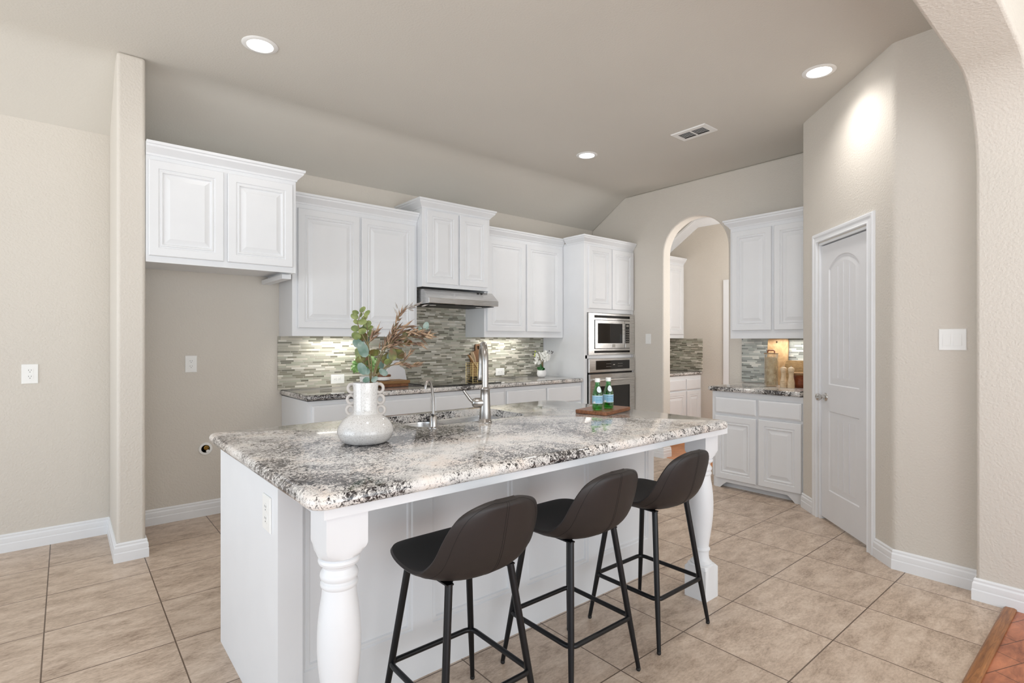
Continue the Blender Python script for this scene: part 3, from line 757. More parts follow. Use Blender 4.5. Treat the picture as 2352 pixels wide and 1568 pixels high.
# drinking water faucet
wf = thing('filtered_water_faucet', 'small chrome gooseneck water filter faucet on the island', 'faucet', (1.300, 2.118, .914), radians(20))
MB().lathe([(.027, 0), (.027, .003), (.0185, .006), (.0175, .010), (.0175, .050), (.011, .058), (.0075, .062)], 28).build('body', M['brushed'], wf, smooth=40)
pts = [(0, 0, .058), (0, 0, .10), (-.004, .0, .14), (-.012, 0, .185), (-.020, .0, .205), (-.030, 0, .216), (-.040, 0, .218), (-.050, .0, .210), (-.056, 0, .195), (-.058, 0, .183)]
MB().tube(pts, .0062, 12).build('spout', M['brushed'], wf, smooth=60)
MB().tube([(-.004, .0, .058), (-.02, -.012, .060), (-.038, -.022, .064)], [.0055, .005, .004], 10).build('lever', M['slot'], wf, smooth=50)

# ------------------------------------------------------------------ vase and branches
VX, VY, VZ = .905, 1.978, .914
vs = thing('ceramic_vase', 'round white speckled ceramic vase with chains of ring handles', 'vase', (VX, VY, VZ))
pr = [(.060, 0), (.074, .001), (.0905, .009), (.1016, .025), (.1068, .040), (.1076, .048), (.1045, .062), (.0975, .076), (.0885, .088), (.0770, .099), (.0635, .108), (.0520, .1125), (.0465, .116), (.0460, .135), (.0465, .20), (.0490, .232), (.0482, .236), (.0455, .2355), (.0430, .20), (.0425, .13), (.06, .09), (.08, .06), (.06, .02), (0, .015)]
MB().lathe(pr, 48).build('body', M['glaze'], vs, smooth=60)
ang = atan2(-.641, .767)+.05
for s_, off in ((-1, .15), (1, .02)):
    for k, z in enumerate((.213, .169, .127)):
        a = ang+(0 if s_ > 0 else pi); rr = .0530+(.003*k)
        u_ = Vector((cos(a), sin(a), 0)); c_ = u_*rr+Vector((0, 0, z))
        pts = [tuple(c_+u_*cos(2*pi*j/24)*.0150+Vector((0, 0, 1))*sin(2*pi*j/24)*.0168) for j in range(24)]
        MB().tube(pts, .0062, 10, closed=True).build('ring_handle', M['handle_glaze'], vs, smooth=60)
RV = Vector((.767, -.641, 0)); FV = Vector((.641, .767, 0)); PX = .001782
def vp(zx, zy, dep=0):  # a point in the upright plane through the vase, facing the room
    u, v = 800+zx/7.84, 690+zy/7.84
    sc = 1+dep/2.09
    return Vector((0, 0, 1.31))+ (FV*2.09+RV*((u-1176)*PX*.955) )*sc + Vector((0, 0, 1))*((784-v)*PX*.955)*sc
def vloc(v): return tuple(v-Vector((VX, VY, VZ)))
def smooth_path(pts, n=6):
    out = []
    P_ = [pts[0]]+pts+[pts[-1]]
    for i in range(1, len(P_)-2):
        a, b, c, d = P_[i-1], P_[i], P_[i+1], P_[i+2]
        for k in range(n):
            t = k/n; out.append(.5*((2*b)+(c-a)*t+(2*a-5*b+4*c-d)*t*t+(3*b-a-3*c+d)*t**3))
    out.append(pts[-1]); return out
def leaf(mb, c, size, ang, tilt, asp=.8, cup=.12):
    # an almost round leaf as a cupped disc with a fold, real thickness by two skins
    X_ = (RV*cos(ang)+Vector((0, 0, 1))*sin(ang)); Y_ = (-RV*sin(ang)+Vector((0, 0, 1))*cos(ang))
    Y_ = Y_*cos(tilt)+FV*sin(tilt)*-1; N_ = X_.cross(Y_)
    n = 10; ring = []
    for k in range(n):
        a = 2*pi*k/n; rx = cos(a); ry = sin(a)*asp
        if rx > .8: rx *= 1.18
        ring.append(c+X_*rx*size+Y_*ry*size+N_*(ry*ry*cup*size*1.5))
    top = [tuple(p+N_*.0004) for p in ring]; bot = [tuple(p-N_*.0004) for p in ring]
    ct = tuple(c+N_*.0004); cb_ = tuple(c-N_*.0004)
    vs_ = top+bot+[ct, cb_]; fs = [(k, (k+1) % n, 2*n) for k in range(n)]+[(n+(k+1) % n, n+k, 2*n+1) for k in range(n)]+[(k, n+k, n+(k+1) % n, (k+1) % n) for k in range(n)]
    mb.add(vs_, fs)
BASE = vp(400, 1500)
def branch(label, stems, leaves, spikes, name='eucalyptus_branch', mats=('leaf_green',), cat='plant'):
    t = thing(name, label, cat, tuple(BASE)); o = BASE; sm = MB()
    for st in stems:
        P_ = smooth_path([vp(*q)-o for q in st]); sm.tube([tuple(p) for p in P_], [.0028-.0017*i/len(P_) for i in range(len(P_))], 6)
    sm.build('stem', M['stem'], t, smooth=60)
    groups = {}
    for l in leaves:
        zx, zy, s, a, dep = l[:5]; mt = l[5] if len(l) > 5 else mats[0]
        mb = groups.setdefault(mt, MB()); leaf(mb, vp(zx, zy, dep)-o, s*PX/7.84*1.2, radians(a), radians(random.uniform(-35, 35)), random.uniform(.66, .9))
    for mt, mb in groups.items(): mb.build('leaves', M[mt], t, smooth=60)
    groups = {}
    for (zx, zy, dep, a, ln, mt) in spikes:
        mb = groups.setdefault(mt, MB()); d_ = (RV*cos(radians(a))+Vector((0, 0, 1))*sin(radians(a))+FV*random.uniform(-.3, .3)).normalized()
        p = vp(zx, zy, dep)-o; L = ln*PX/7.84
        mb.tube([tuple(p+d_*L*q) for q in (0, .2, .45, .75, 1)], [.0006, .0024*min(1.3, L/.018), .0027*min(1.3, L/.018), .0010, .0002], 6)
    for mt, mb in groups.items(): mb.build('husks', M[mt], t, smooth=60)
    return t
random.seed(3)
branch('upright green eucalyptus stem on the left side of the vase',
    [[(405, 1500), (380, 1250), (360, 950), (348, 700), (340, 480), (300, 300), (262, 200)], [(348, 800), (250, 600), (175, 430), (200, 300), (232, 200)]],
    [(135, 215, 46, 170, .0), (120, 287, 56, 160, .01), (255, 165, 50, 45, .0), (338, 240, 54, 50, -.01), (230, 262, 32, 60, .02), (290, 312, 46, 40, .0), (148, 388, 44, 150, .01), (250, 385, 62, 10, -.01),
     (345, 425, 56, 40, .0), (132, 505, 58, 170, .0), (300, 470, 52, 50, .02), (250, 552, 56, 20, -.01), (378, 492, 54, 15, .01), (232, 520, 45, 200, .02)],
    [])
branch('lower eucalyptus stem with large blue-green and reddish round leaves',
    [[(395, 1500), (420, 1300), (410, 1050), (370, 850), (345, 640)], [(410, 1200), (300, 1150), (220, 1000)]],
    [(150, 640, 66, 150, .0, 'leaf_green'), (265, 650, 76, 170, .01, 'leaf_red'), (405, 595, 52, 80, .01, 'leaf_green'), (178, 775, 74, 150, .0, 'leaf_blue'), (270, 890, 112, 110, -.01, 'leaf_blue'),
     (182, 965, 78, 110, .02, 'leaf_green'), (462, 935, 78, 10, .0, 'leaf_red'), (250, 1060, 86, 185, .02, 'leaf_red'), (330, 1060, 60, 20, .03, 'leaf_green'), (262, 1232, 88, 125, -.01, 'leaf_blue'), (345, 1282, 44, 90, -.01, 'leaf_blue'),
     (300, 740, 80, 100, .03, 'leaf_blue'), (350, 1130, 50, 60, .02, 'leaf_green'), (470, 1420, 52, 40, -.02, 'leaf_blue'), (330, 1430, 50, 190, -.01, 'leaf_blue')], [])
branch('eucalyptus sprig with dark red-green leaves leaning right from the vase',
    [[(410, 1500), (520, 1330), (640, 1220), (800, 1080), (900, 990), (1000, 950)], [(640, 880), (840, 700), (1010, 640), (1200, 560), (1400, 500)]],
    [(680, 1045, 82, 60, .0, 'leaf_red'), (800, 980, 84, 95, -.01, 'leaf_red'), (925, 965, 86, 140, .01, 'leaf_red'), (1010, 655, 62, 80, .0, 'leaf_red'), (715, 1100, 58, 20, .0, 'leaf_green'), (640, 1290, 66, 150, -.02, 'leaf_blue'),
     (600, 1170, 56, 80, .02, 'leaf_blue'), (1402, 462, 56, 75, .0, 'leaf_blue'), (1300, 535, 52, 110, .0, 'leaf_blue'), (745, 1000, 60, 70, .0, 'leaf_blue'), (1070, 760, 60, 10, .01, 'leaf_red'), (540, 1270, 50, 30, .02, 'leaf_red'), (1080, 590, 44, 20, .0, 'leaf_red')], [])
sp = []
def spikes_along(pts, n, ln, mt, spread=32, dep=0):
    P_ = smooth_path([Vector((p[0], p[1], 0)) for p in pts], 12)
    for k in range(n):
        f = k/max(1, n-1)*(len(P_)-2); i = int(f); p = P_[i]; q = P_[i+1]; a = math.degrees(atan2(-(q.y-p.y), q.x-p.x))
        sp.append((p.x+random.uniform(-12, 12), p.y+random.uniform(-12, 12), dep+random.uniform(-.02, .02), a+random.choice((-1, 1))*random.uniform(5, spread), ln*random.uniform(.8, 1.55), mt))
S1 = [(430, 1480), (540, 1100), (640, 850), (760, 640), (870, 380), (960, 200), (1080, 120), (1230, 90)]
spikes_along(S1[2:6], 26, 130, 'oat', 34); spikes_along(S1[5:], 9, 125, 'oat_grey', 40)
for (x, y, a) in ((890, 150, 112), (880, 240, 118), (1180, 185, 160), (1320, 105, 15)): sp.append((x, y, 0, a, 130, 'oat_grey'))
branch('tall dried oat stem arching up to the right over the cabinet front', [S1], [], sp, 'dried_oat_stem', cat='dried plant')
sp = []
S2 = [(430, 1480), (560, 1100), (700, 820), (860, 620), (1080, 560), (1300, 580), (1450, 600)]
spikes_along(S2[2:], 46, 150, 'oat', 34); S3 = [(700, 860), (860, 800), (1040, 780), (1200, 760), (1300, 800)]; spikes_along(S3, 20, 120, 'oat', 50)
S6 = [(700, 820), (900, 700), (1150, 640), (1330, 660), (1460, 640)]; spikes_along(S6, 30, 150, 'oat', 44)
S7 = [(760, 640), (880, 510), (1000, 470), (1120, 480)]; spikes_along(S7, 16, 140, 'oat', 34)
S8 = [(600, 900), (700, 760), (800, 700), (900, 740)]; spikes_along(S8, 14, 130, 'oat', 60)
branch('bushy dried oat stem spreading sideways to the right', [S2, S3, S6, S7, S8], [], sp, 'dried_oat_stem', cat='dried plant')
sp = []
S4 = [(430, 1480), (620, 1240), (800, 1160), (960, 1150), (1120, 1170), (1260, 1140)]; spikes_along(S4[2:], 22, 120, 'oat', 26)
spikes_along([(1010, 1090), (1060, 1010), (1130, 930)], 9, 100, 'oat', 40)
branch('thin dried oat stem reaching low to the right', [S4, [(900, 1150), (1010, 1090), (1060, 1000), (1130, 930)]], [], sp, 'dried_oat_stem', cat='dried plant')
sp = []
S5 = [(415, 1480), (380, 1150), (350, 850), (380, 740), (440, 640), (500, 560)]; spikes_along(S5[3:], 20, 140, 'oat', 38); sp += [(560, 870, 0, 88, 140, 'oat'), (330, 850, 0, 108, 150, 'oat_grey')]
branch('short dried oat stem behind the eucalyptus leaves', [S5, [(440, 1350), (530, 1050), (560, 870)]], [], sp, 'dried_oat_stem', cat='dried plant')

# ------------------------------------------------------------------ serving board and bottles
bd = MB().prism(rrect(-.155, .155, -.098, .098, .018, 4), 0, .020).build('serving_board', M['walnut'], smooth=0, bevel=.004)
bd.location = (2.332, 1.985, .9145); bd.rotation_euler = (0, 0, radians(13)); tag(bd, 'small walnut serving board under the two green bottles', 'serving board')
def bottle(label, x, y, rot):
    t = thing('water_bottle', label, 'bottle', (x, y, .9350), rot, None)
    pr = [(0, .002), (.020, 0), (.0265, .003), (.0285, .010), (.0285, .083), (.027, .092), (.021, .112), (.0155, .130), (.0125, .142), (.0125, .150), (.0138, .151), (.0138, .156), (.0125, .158)]
    inner = [(.0105, .158), (.0105, .142), (.0135, .130), (.019, .112), (.025, .092), (.0262, .083), (.0262, .012), (.02, .006), (0, .008)]
    MB().lathe(pr+inner, 32, cap=False).build('glass_body', M['green_glass'], t, smooth=50)
    MB().lathe([(.0142, .152), (.0148, .154), (.0148, .171), (.0135, .173), (0, .173)], 24).build('cap', M['plastic'], t, smooth=40)
    def wrap(z0, z1, a0, a1, r, n=24):
        mb = MB()
        vs_ = []; 
        for k in range(n+1):
            a = a0+(a1-a0)*k/n
            for z in (z0, z1):
                vs_.append((r*cos(a), r*sin(a), z))
        fs = [(2*k, 2*k+2, 2*k+3, 2*k+1) for k in range(n)]; mb.add(vs_, fs); return mb
    lb = wrap(.036, .080, 0, 2*pi, .0288, 40).build('label', M['label_blue'], t, smooth=60)
    s1 = wrap(.036, .0385, 0, 2*pi, .02895, 40); s2 = wrap(.0775, .080, 0, 2*pi, .02895, 40); s1.build('label_border', M['label_white'], lb, smooth=60); s2.build('label_border', M['label_white'], lb, smooth=60)
    fa = atan2(-y, -x)-rot+.35   # towards the room
    wrap(.036, .048, fa-1.25, fa-.75, .02896).build('label_patch', M['label_white'], lb, smooth=60)
    def text(s, size, z, a, mat, bend=.0291):
        cu = bpy.data.curves.new('t', 'FONT'); cu.body = s; cu.size = size; cu.align_x = 'CENTER'; cu.extrude = .0; ob = bpy.data.objects.new('t', cu); COL.objects.link(ob)
        bpy.context.view_layer.update(); me = ob.to_mesh(); mb = MB()
        mb.v = [(bend*cos(a+v.co.x/bend), bend*sin(a+v.co.x/bend), z+v.co.y) for v in me.vertices]; mb.f = [tuple(p.vertices) for p in me.polygons]; mb.mi = [0]*len(mb.f)
        ob.to_mesh_clear(); bpy.data.objects.remove(ob); bpy.data.curves.remove(cu)
        mb.build('label_lettering', M[mat], lb, smooth=0)
    text('S.PELLEGRINO', .0062, .0665, fa+.0, 'label_text')
    text('Sparkling', .0085, .055, fa-.1, 'label_teal'); text('Natural Mineral Water', .0036, .050, fa-.05, 'label_teal')
    text('*', .012, .056, fa+.72, 'label_red')
    # oval neck seal on the sloping shoulder
    mb = MB(); vs_ = [];
    def sh(z): return .0212+(.112-z)*.29+.0006 if z < .112 else .0212-(z-.112)*.30+.0006
    cz_, ra, rz = .113, .62, .017; n = 20
    cr_ = sh(cz_)+.0002; vs_.append((cr_*cos(fa+.1), cr_*sin(fa+.1), cz_))
    for k in range(n):
        zz = cz_+rz*sin(2*pi*k/n); aa = fa+.1+ra*cos(2*pi*k/n); rr_ = sh(zz); vs_.append((rr_*cos(aa), rr_*sin(aa), zz))
    mb.add(vs_, [(0, 1+k, 1+(k+1) % n) for k in range(n)]); mb.build('neck_seal', M['label_white'], t, smooth=60)
bottle('green glass water bottle with blue label, the nearer one at left on the walnut board', 2.245, 1.953, 0)
bottle('green glass water bottle with pale label, right one on the walnut board', 2.342, 1.958, .3)

# ------------------------------------------------------------------ objects on the back counter
zc = .9145
# potted herb behind the vase
pl = thing('potted_plant', 'bright green small-leaved plant in a white pot behind the vase', 'plant', (1.985, 4.33, zc))
MB().lathe([(.035, 0), (.045, .004), (.055, .09), (.057, .095), (.050, .095), (.045, .02), (0, .02)], 24).build('pot', M['ceramic'], pl, smooth=50)
mb = MB(); random.seed(5)
for k in range(420):
    th, ph = random.uniform(0, 2*pi), random.uniform(-.25, 1); r = .125*random.uniform(.5, 1)
    c_ = Vector((r*cos(th)*sqrt(max(0, 1-ph*ph*.8)), r*sin(th)*sqrt(max(0, 1-ph*ph*.8))*.8, .165+.115*ph*random.uniform(.7, 1)))
    leaf(mb, c_, .013, random.uniform(0, 6.28), random.uniform(-1.2, 1.2), .7)
mb.build('foliage', M['leaf_bright'], pl, smooth=60)
# stacked wooden boards and bowl
o = MB().prism(rrect(-.13, .13, -.09, .09, .01, 3), 0, .026).build('wooden_tray', M['walnut'], smooth=0, bevel=.003); o.location = (2.215, 4.325, zc); o.rotation_euler = (0, 0, .03); tag(o, 'dark wooden tray, bottom of the stack left of the cooktop', 'tray')
o = MB().prism(rrect(-.145, .145, -.10, .10, .008, 3), 0, .026).build('wooden_tray', M['tan_wood'], smooth=0, bevel=.003); o.location = (2.21, 4.325, zc+.0265); o.rotation_euler = (0, 0, .0); tag(o, 'lighter brown wooden tray on top of the stack left of the cooktop', 'tray')
bw = thing('mug', 'low white cup with a dark wooden lid on the stacked trays', 'cup', (2.14, 4.325, zc+.0535))
MB().lathe([(.05, 0), (.062, .006), (.066, .03), (.064, .034), (0, .034)], 28).build('cup_body', M['ceramic'], bw, smooth=50)
MB().lathe([(.064, .0345), (.068, .036), (.068, .048), (.064, .052), (0, .053)], 28).build('lid', M['walnut'], bw, smooth=40)
wbd = thing('white_board', 'white shaped board leaning on the mosaic left of the cooktop', 'board', (2.36, 4.475, zc+.001)); wbd.rotation_euler = (radians(-12), 0, 0)
pts = [(-.105, 0), (.105, 0), (.092, .135), (.075, .152), (.045, .165), (.038, .20), (.05, .222), (-.05, .225), (-.042, .20), (-.05, .165), (-.085, .150), (-.098, .13)]
MB().prism(pts, 0, .015, 'y').build('board_face', M['marble'], wbd, smooth=0, bevel=.003)
# utensil basket on cooktop edge
ub = thing('utensil_basket', 'gold wire utensil basket with dark beads beside the cooktop', 'basket', (3.032, 4.155, .9225))
mb = MB()
hw = .085
for k in range(11):
    z = .004+k*.018; mb.tube([(x, y, z) for x, y in rrect(-hw, hw, -.055, .055, .012, 3)], .0021, 6, closed=True)
for x in (-hw, -.03, .03, hw):
    for y in (-.055, .055): mb.tube([(x, y, .002), (x, y, .186)], .0024, 6)
mb.build('wire_frame', M['gold'], ub, smooth=60)
mb = MB(); random.seed(9)
for k in range(70):
    x, y, z = random.uniform(-hw+.012, hw-.012), random.uniform(-.045, .045), random.choice((.012, .028, .044))+random.uniform(-.003, .003)
    mb.lathe([(.0, -.011), (.008, -.008), (.011, 0), (.008, .008), (0, .011)], 8, x, y, z)
bo = mb.build('beads', M['black_glass'], ub, smooth=70); bo['kind'] = 'stuff'
def utensil(name, label, p0, p1, r0, head=None, mat='pale_wood'):
    t = thing(name, label, 'utensil', p0); d_ = Vector(p1)-Vector(p0); L = d_.length
    q = d_.to_track_quat('Z', 'Y').to_matrix().to_4x4(); 
    mb = MB().tube([(0, 0, 0), (0, 0, L*.55)], r0, 10)
    if head: mb.prism([(-r0, L*.5), (r0, L*.5), (head, L*.75), (head*1.05, L), (-head*1.05, L), (-head, L*.75)], -.004, .004, 'y')
    else: mb.tube([(0, 0, L*.5), (0, 0, L*.9), (0, 0, L)], [r0, r0*1.5, r0*1.1], 10)
    o = mb.build(name, M[mat], smooth=40); o.matrix_world = Matrix.Translation(p0) @ q; bpy.data.objects.remove(t); tag(o, label, 'utensil'); return o
utensil('spatula', 'pale wooden spatula leaning left in the gold basket', (3.075, 4.165, .975), (2.972, 4.15, 1.21), .006, .019)
utensil('wooden_spoon', 'thin wooden spoon handle leaning furthest left in the gold basket', (3.075, 4.12, .975), (2.905, 4.12, 1.185), .0055, mat='tan_wood')
utensil('wooden_spoon', 'second wooden spoon lying between spatula and leftmost spoon', (3.075, 4.14, .975), (2.935, 4.135, 1.18), .0055, mat='pale_wood')
cb_ = thing('cutting_board', 'brown paddle cutting board leaning behind the utensil basket', 'cutting board', (3.335, 4.520, zc+.001)); cb_.rotation_euler = (radians(-4), 0, 0)
mb = MB()
outer = [(-.10, 0), (.12, 0), (.12, .262), (.10, .290), (.04, .298), (.036, .36), (.028, .368), (-.028, .368), (-.036, .36), (-.04, .298), (-.08, .290), (-.10, .262)]
hole = [(.012, .312), (.012, .350), (-.012, .350), (-.012, .312)]
for y in (0, .018): mb.holes(outer, [hole], lambda x, z, y=y: (x, y, z))
mb.rings([[(x, y, z) for x, z in outer] for y in (0, .018)], 0, False, False); mb.rings([[(x, y, z) for x, z in hole] for y in (0, .018)], 0, False, False)
mb.build('board', M['bamboo'], cb_, smooth=0)
# orchid
oc = thing('potted_orchid', 'small white orchid in a ribbed white pot beside the oven tower', 'plant', (4.075, 4.36, zc))
pr = [(.034, 0), (.044, .006), (.052, .03), (.052, .05), (.047, .076), (.043, .076), (.046, .05), (.04, .03), (0, .03)]
MB().lathe(pr, 28).build('pot', M['ceramic'], oc, smooth=50)
mb = MB(); mb.lathe([(.0, .05), (.024, .06), (.026, .08), (.014, .115), (.006, .14), (0, .15)], 10, -.012, 0, 0)
for a in range(5):
    leaf(mb, Vector((-.01+.02*cos(a*1.3), .02*sin(a*1.3), .09)), .026, a*1.2, .6)
mb.build('leaves', M['leaf_dark'], oc, smooth=60)
mb = MB(); mb.tube([(.006, 0, .06), (.002, 0, .14), (-.02, 0, .20), (-.045, .0, .27)], .003, 8); mb.tube([(.006, 0, .06), (.012, 0, .15), (.05, 0, .22), (.095, 0, .27)], .003, 8); mb.tube([(.014, .0, .06), (.016, 0, .17)], .007, 8)
mb.build('stem', M['stem'], oc, smooth=60)
mb = MB(); random.seed(11)
for (x, z) in ((-.055, .195), (-.05, .24), (-.02, .255), (-.035, .165), (.02, .25), (.035, .275), (.0, .215), (.05, .24), (.065, .205), (.04, .19), (-.065, .17), (.075, .235), (.03, .225)):
    for k in range(5):
        a = k*1.257+random.random(); leaf(mb, Vector((0, 0, 0))+RV*(x+.013*cos(a))+Vector((0, 0, z+.013*sin(a)))+FV*random.uniform(-.02, .02), .014, a, random.uniform(-.5, .5), .75)
mb.build('flowers', M['petal'], oc, smooth=60)
mb = MB()
for (x, z) in ((.085, .29), (.11, .285), (.125, .278), (.115, .265)):
    mb.lathe([(0, -.009), (.006, -.003), (.005, .005), (0, .009)], 8, x*.767, x*-.641, z)
mb.build('buds', M['bud'], oc, smooth=60)
mb = MB()
for (x, z) in ((-.075, .255), (-.07, .285), (-.08, .235)): mb.lathe([(0, -.009), (.007, -.003), (.005, .005), (0, .009)], 8, x*.767, x*-.641, z)
mb.build('yellow_buds', M['yellow'], oc, smooth=60)

# ------------------------------------------------------------------ objects in the bar nook
zn = .9055
cbd = MB(); outer = rrect(-.094, .094, 0, .432, .02, 4); hole = [(.009*cos(2*pi*k/12)-.01, .40+.009*sin(2*pi*k/12)) for k in range(12)]
for y in (0, .018): cbd.holes(outer, [hole], lambda x, z, y=y: (x, y, z))
cbd.rings([[(x, y, z) for x, z in outer] for y in (0, .018)], 0, False, False); cbd.rings([[(x, y, z) for x, z in hole] for y in (0, .018)], 0, False, False)
o = cbd.build('cutting_board', M['acacia'], smooth=0); o.matrix_world = Matrix.Translation((5.088, 2.245, zn)) @ Matrix.Rotation(-pi/2, 4, 'Z') @ Matrix.Rotation(radians(-5), 4, 'X'); tag(o, 'tall pale wood cutting board with a hole, behind the cereal jar', 'cutting board')
o = MB().prism(rrect(-.135, .135, 0, .235, .03, 4), 0, .018, 'y').build('cutting_board', M['olive_wood'], smooth=0, bevel=.003); o.matrix_world = Matrix.Translation((5.060, 2.03, zn)) @ Matrix.Rotation(-pi/2, 4, 'Z') @ Matrix.Rotation(radians(-8), 4, 'X'); tag(o, 'wide grey-brown cutting board leaning behind the pepper mills', 'cutting board')
# footed red wood stand
fs_ = thing('wooden_stand', 'reddish wooden pedestal stand right of the pepper mills', 'stand', (4.966, 1.985, zn))
MB().lathe([(.080, .110), (.084, .113), (.084, .127), (.080, .131), (0, .131)], 32).build('plate', M['tan_wood'], fs_, smooth=40)
MB().lathe([(0, 0), (.050, 0), (.054, .004), (.052, .05), (.055, .085), (.070, .102), (.080, .110)], 32, cap=False).build('foot', M['red_wood'], fs_, smooth=50)
# cereal jar
jr = thing('cereal_jar', 'tall clear glass jar of oat ring cereal with wooden handle', 'jar', (4.895, 2.205, zn))
pr = [(0, .003), (.050, .001), (.0555, .004), (.057, .012), (.057, .285), (.0585, .288), (.0585, .292), (.0545, .292), (.0545, .012), (.05, .008), (0, .008)]
MB().lathe(pr, 40, cap=False).build('glass_body', M['clear_glass'], jr, smooth=50)
mb = MB(); random.seed(21)
cnt = 0
for layer in range(29):
    z = .0155+layer*.0086
    for ring_r, num in ((.0475, 20), (.033, 13), (.018, 7)):
        if ring_r < .04 and layer not in (27, 28): continue
        for k in range(num):
            if cnt > 620: break
            a = 2*pi*(k+random.random()*.6+layer*.37)/num; tx = random.uniform(-.9, .9); c_ = Vector((ring_r*cos(a), ring_r*sin(a), z+random.uniform(-.002, .002)))
            if random.random() < .65:
                n_ = Vector((cos(a)*.9, sin(a)*.9, tx*.6)).normalized()
            else: n_ = Vector((random.uniform(-1, 1), random.uniform(-1, 1), 1)).normalized()
            u_ = n_.orthogonal().normalized(); w_ = n_.cross(u_)
            if ring_r > .04 and abs(n_.z) > .5: rr_ = .0042
            else: rr_ = .0046
            mb.tube([tuple(c_+(u_*cos(2*pi*j/9)+w_*sin(2*pi*j/9))*rr_) for j in range(9)], .0022, 5, closed=True); cnt += 1
mb.lathe([(0, .010), (.040, .010), (.040, .25), (0, .255)], 20)
ce = mb.build('cereal', M['cereal'], jr, smooth=60); ce['kind'] = 'stuff'
ld = MB().lathe([(.0, .2925), (.059, .2925), (.060, .295), (.060, .300), (0, .302)], 32).build('lid', M['olive_wood'], jr, smooth=40)
MB().tube([(0, .030, .300), (0, .030, .316), (0, .022, .325), (0, -.022, .325), (0, -.030, .316), (0, -.030, .300)], .0055, 8).build('handle', M['red_wood'], jr, smooth=50)
def mill(label, x, y):
    t = thing('pepper_mill', label, 'pepper mill', (x, y, zn))
    pr = [(0, 0), (.0285, 0), (.029, .005), (.0285, .022), (.027, .024), (.029, .027), (.0285, .036), (.027, .038), (.029, .041), (.028, .05), (.026, .052), (.0275, .055), (.0255, .066), (.021, .085), (.0195, .10), (.0205, .122), (.0225, .128), (.0205, .131), (.024, .134), (.0245, .139), (0, .140)]
    MB().lathe(pr, 32).build('body', M['pale_wood'], t, smooth=35)
    MB().lathe([(.0, .1405), (.0225, .1405), (.0245, .147), (.0265, .160), (.0245, .171), (.016, .178), (.006, .180), (0, .180)], 32).build('head', M['pale_wood'], t, smooth=50)
    MB().lathe([(.0025, .180), (.0025, .183), (.0042, .186), (.0035, .190), (0, .191)], 14).build('finial', M['chrome'], t, smooth=60)
mill('pale wooden pepper mill nearest the cereal jar', 4.862, 2.082)
mill('pale wooden pepper mill on the right, beside the reddish stand', 4.862, 2.018)

# ------------------------------------------------------------------ outlets, switches
def receptacle(mb, x, z, horiz=False):
    f = (lambda a, b: (x+b, z+a)) if horiz else (lambda a, b: (x+a, z+b))
    pts = [f(.0165*cos(t), max(-.0135, min(.0135, .0165*sin(t)))) for t in [2*pi*k/24 for k in range(24)]]
    return pts, f
def outlet(label, loc, rotz, horiz=False, w=.076, h=.120):
    t = thing('wall_outlet', label, 'outlet', loc, rotz)
    if horiz: w, h = h, w
    MB().panel(-w/2, w/2, -h/2, h/2, [(0, 0), (0, -.003), (.003, -.0055)]).build('cover_plate', M['plastic'], t, smooth=0)
    for s in (-1, 1):
        mb = MB(); c_ = s*.0195; x, z = (c_, 0) if horiz else (0, c_)
        pts, f = receptacle(mb, x, z, horiz); rc = mb.rings([[(a, -.0055, b) for a, b in pts], [(a, -.0075, b) for a, b in pts]]).build('receptacle', M['plastic'], t, smooth=0)
        q = MB()
        for a0 in (-.0062, .0062):
            (xa, za), (xb, zb) = f(a0-.001, .001), f(a0+.001, .008); q.box(min(xa, xb), max(xa, xb), -.0079, -.0074, min(za, zb), max(za, zb))
        (xa, za), (xb, zb) = f(-.002, -.009), f(.002, -.005); q.box(min(xa, xb), max(xa, xb), -.0079, -.0074, min(za, zb), max(za, zb))
        q.build('slots', M['slot'], rc, smooth=0)
    return t
outlet('white duplex outlet on the wall at far left', (-.171, YB-.0005, 1.104), 0, w=.08, h=.124)
outlet('white duplex outlet inside the refrigerator alcove', (.717, YB-.0005, 1.143), 0, w=.076, h=.124)
outlet('white outlet lying sideways on the mosaic left of the vase', (1.828, YB-.0095, .982), 0, True)
outlet('white outlet lying sideways on the mosaic right of the faucet', (3.645, YB-.0095, .979), 0, True)
outlet('white duplex outlet on the left end panel of the island', (IX0-.0005, 1.902, .735), -pi/2, w=.088, h=.118)
def switch(label, loc, rotz, n, w):
    t = thing('light_switch', label, 'light switch', loc, rotz)
    MB().panel(-w/2, w/2, -.058, .058, [(0, 0), (0, -.003), (.003, -.0055)]).build('cover_plate', M['plastic'], t, smooth=0)
    for k in range(n):
        x = (k-(n-1)/2)*.046
        MB().prism([(-.0055, -.033), (-.0105, -.033), (-.0065, .033), (-.0055, .033)], x-.0165, x+.0165, 'x').build('rocker', M['plastic'], t, smooth=0)
    return t
switch('white single rocker switch between the oven tower and the arch', (XA-.0005, 3.718, 1.340), -pi/2, 1, .072)
switch('white double rocker switch on the wall right of the pantry door', (XR-.0005, .688, 1.320), -pi/2, 2, .119)
vb = thing('water_valve_box', 'round white water valve cover low in the refrigerator alcove', 'valve cover', (.812, YB-.0005, .502))
rx = Matrix.Rotation(pi/2, 4, 'X')
MB().lathe([(.030, 0), (.046, 0), (.046, .004), (.043, .007), (.030, .008), (.028, .003)], 32, xf=rx).lathe([(0, .001), (.030, .001), (.030, .003), (0, .003)], 24, xf=rx).build('cover_ring', M['plastic'], vb, smooth=40)
MB().lathe([(0, .003), (.017, .003), (.017, .012), (.012, .014), (.010, .010), (0, .010)], 16, .004, 0, 0, xf=Matrix.Translation((0, 0, .008)) @ rx).build('brass_fitting', M['brass_valve'], vb, smooth=40)
MB().lathe([(0, .003), (.012, .003), (.011, .012), (0, .013)], 16, .014, 0, 0, xf=Matrix.Translation((0, 0, -.018)) @ rx).build('knob', M['plastic'], vb, smooth=40)

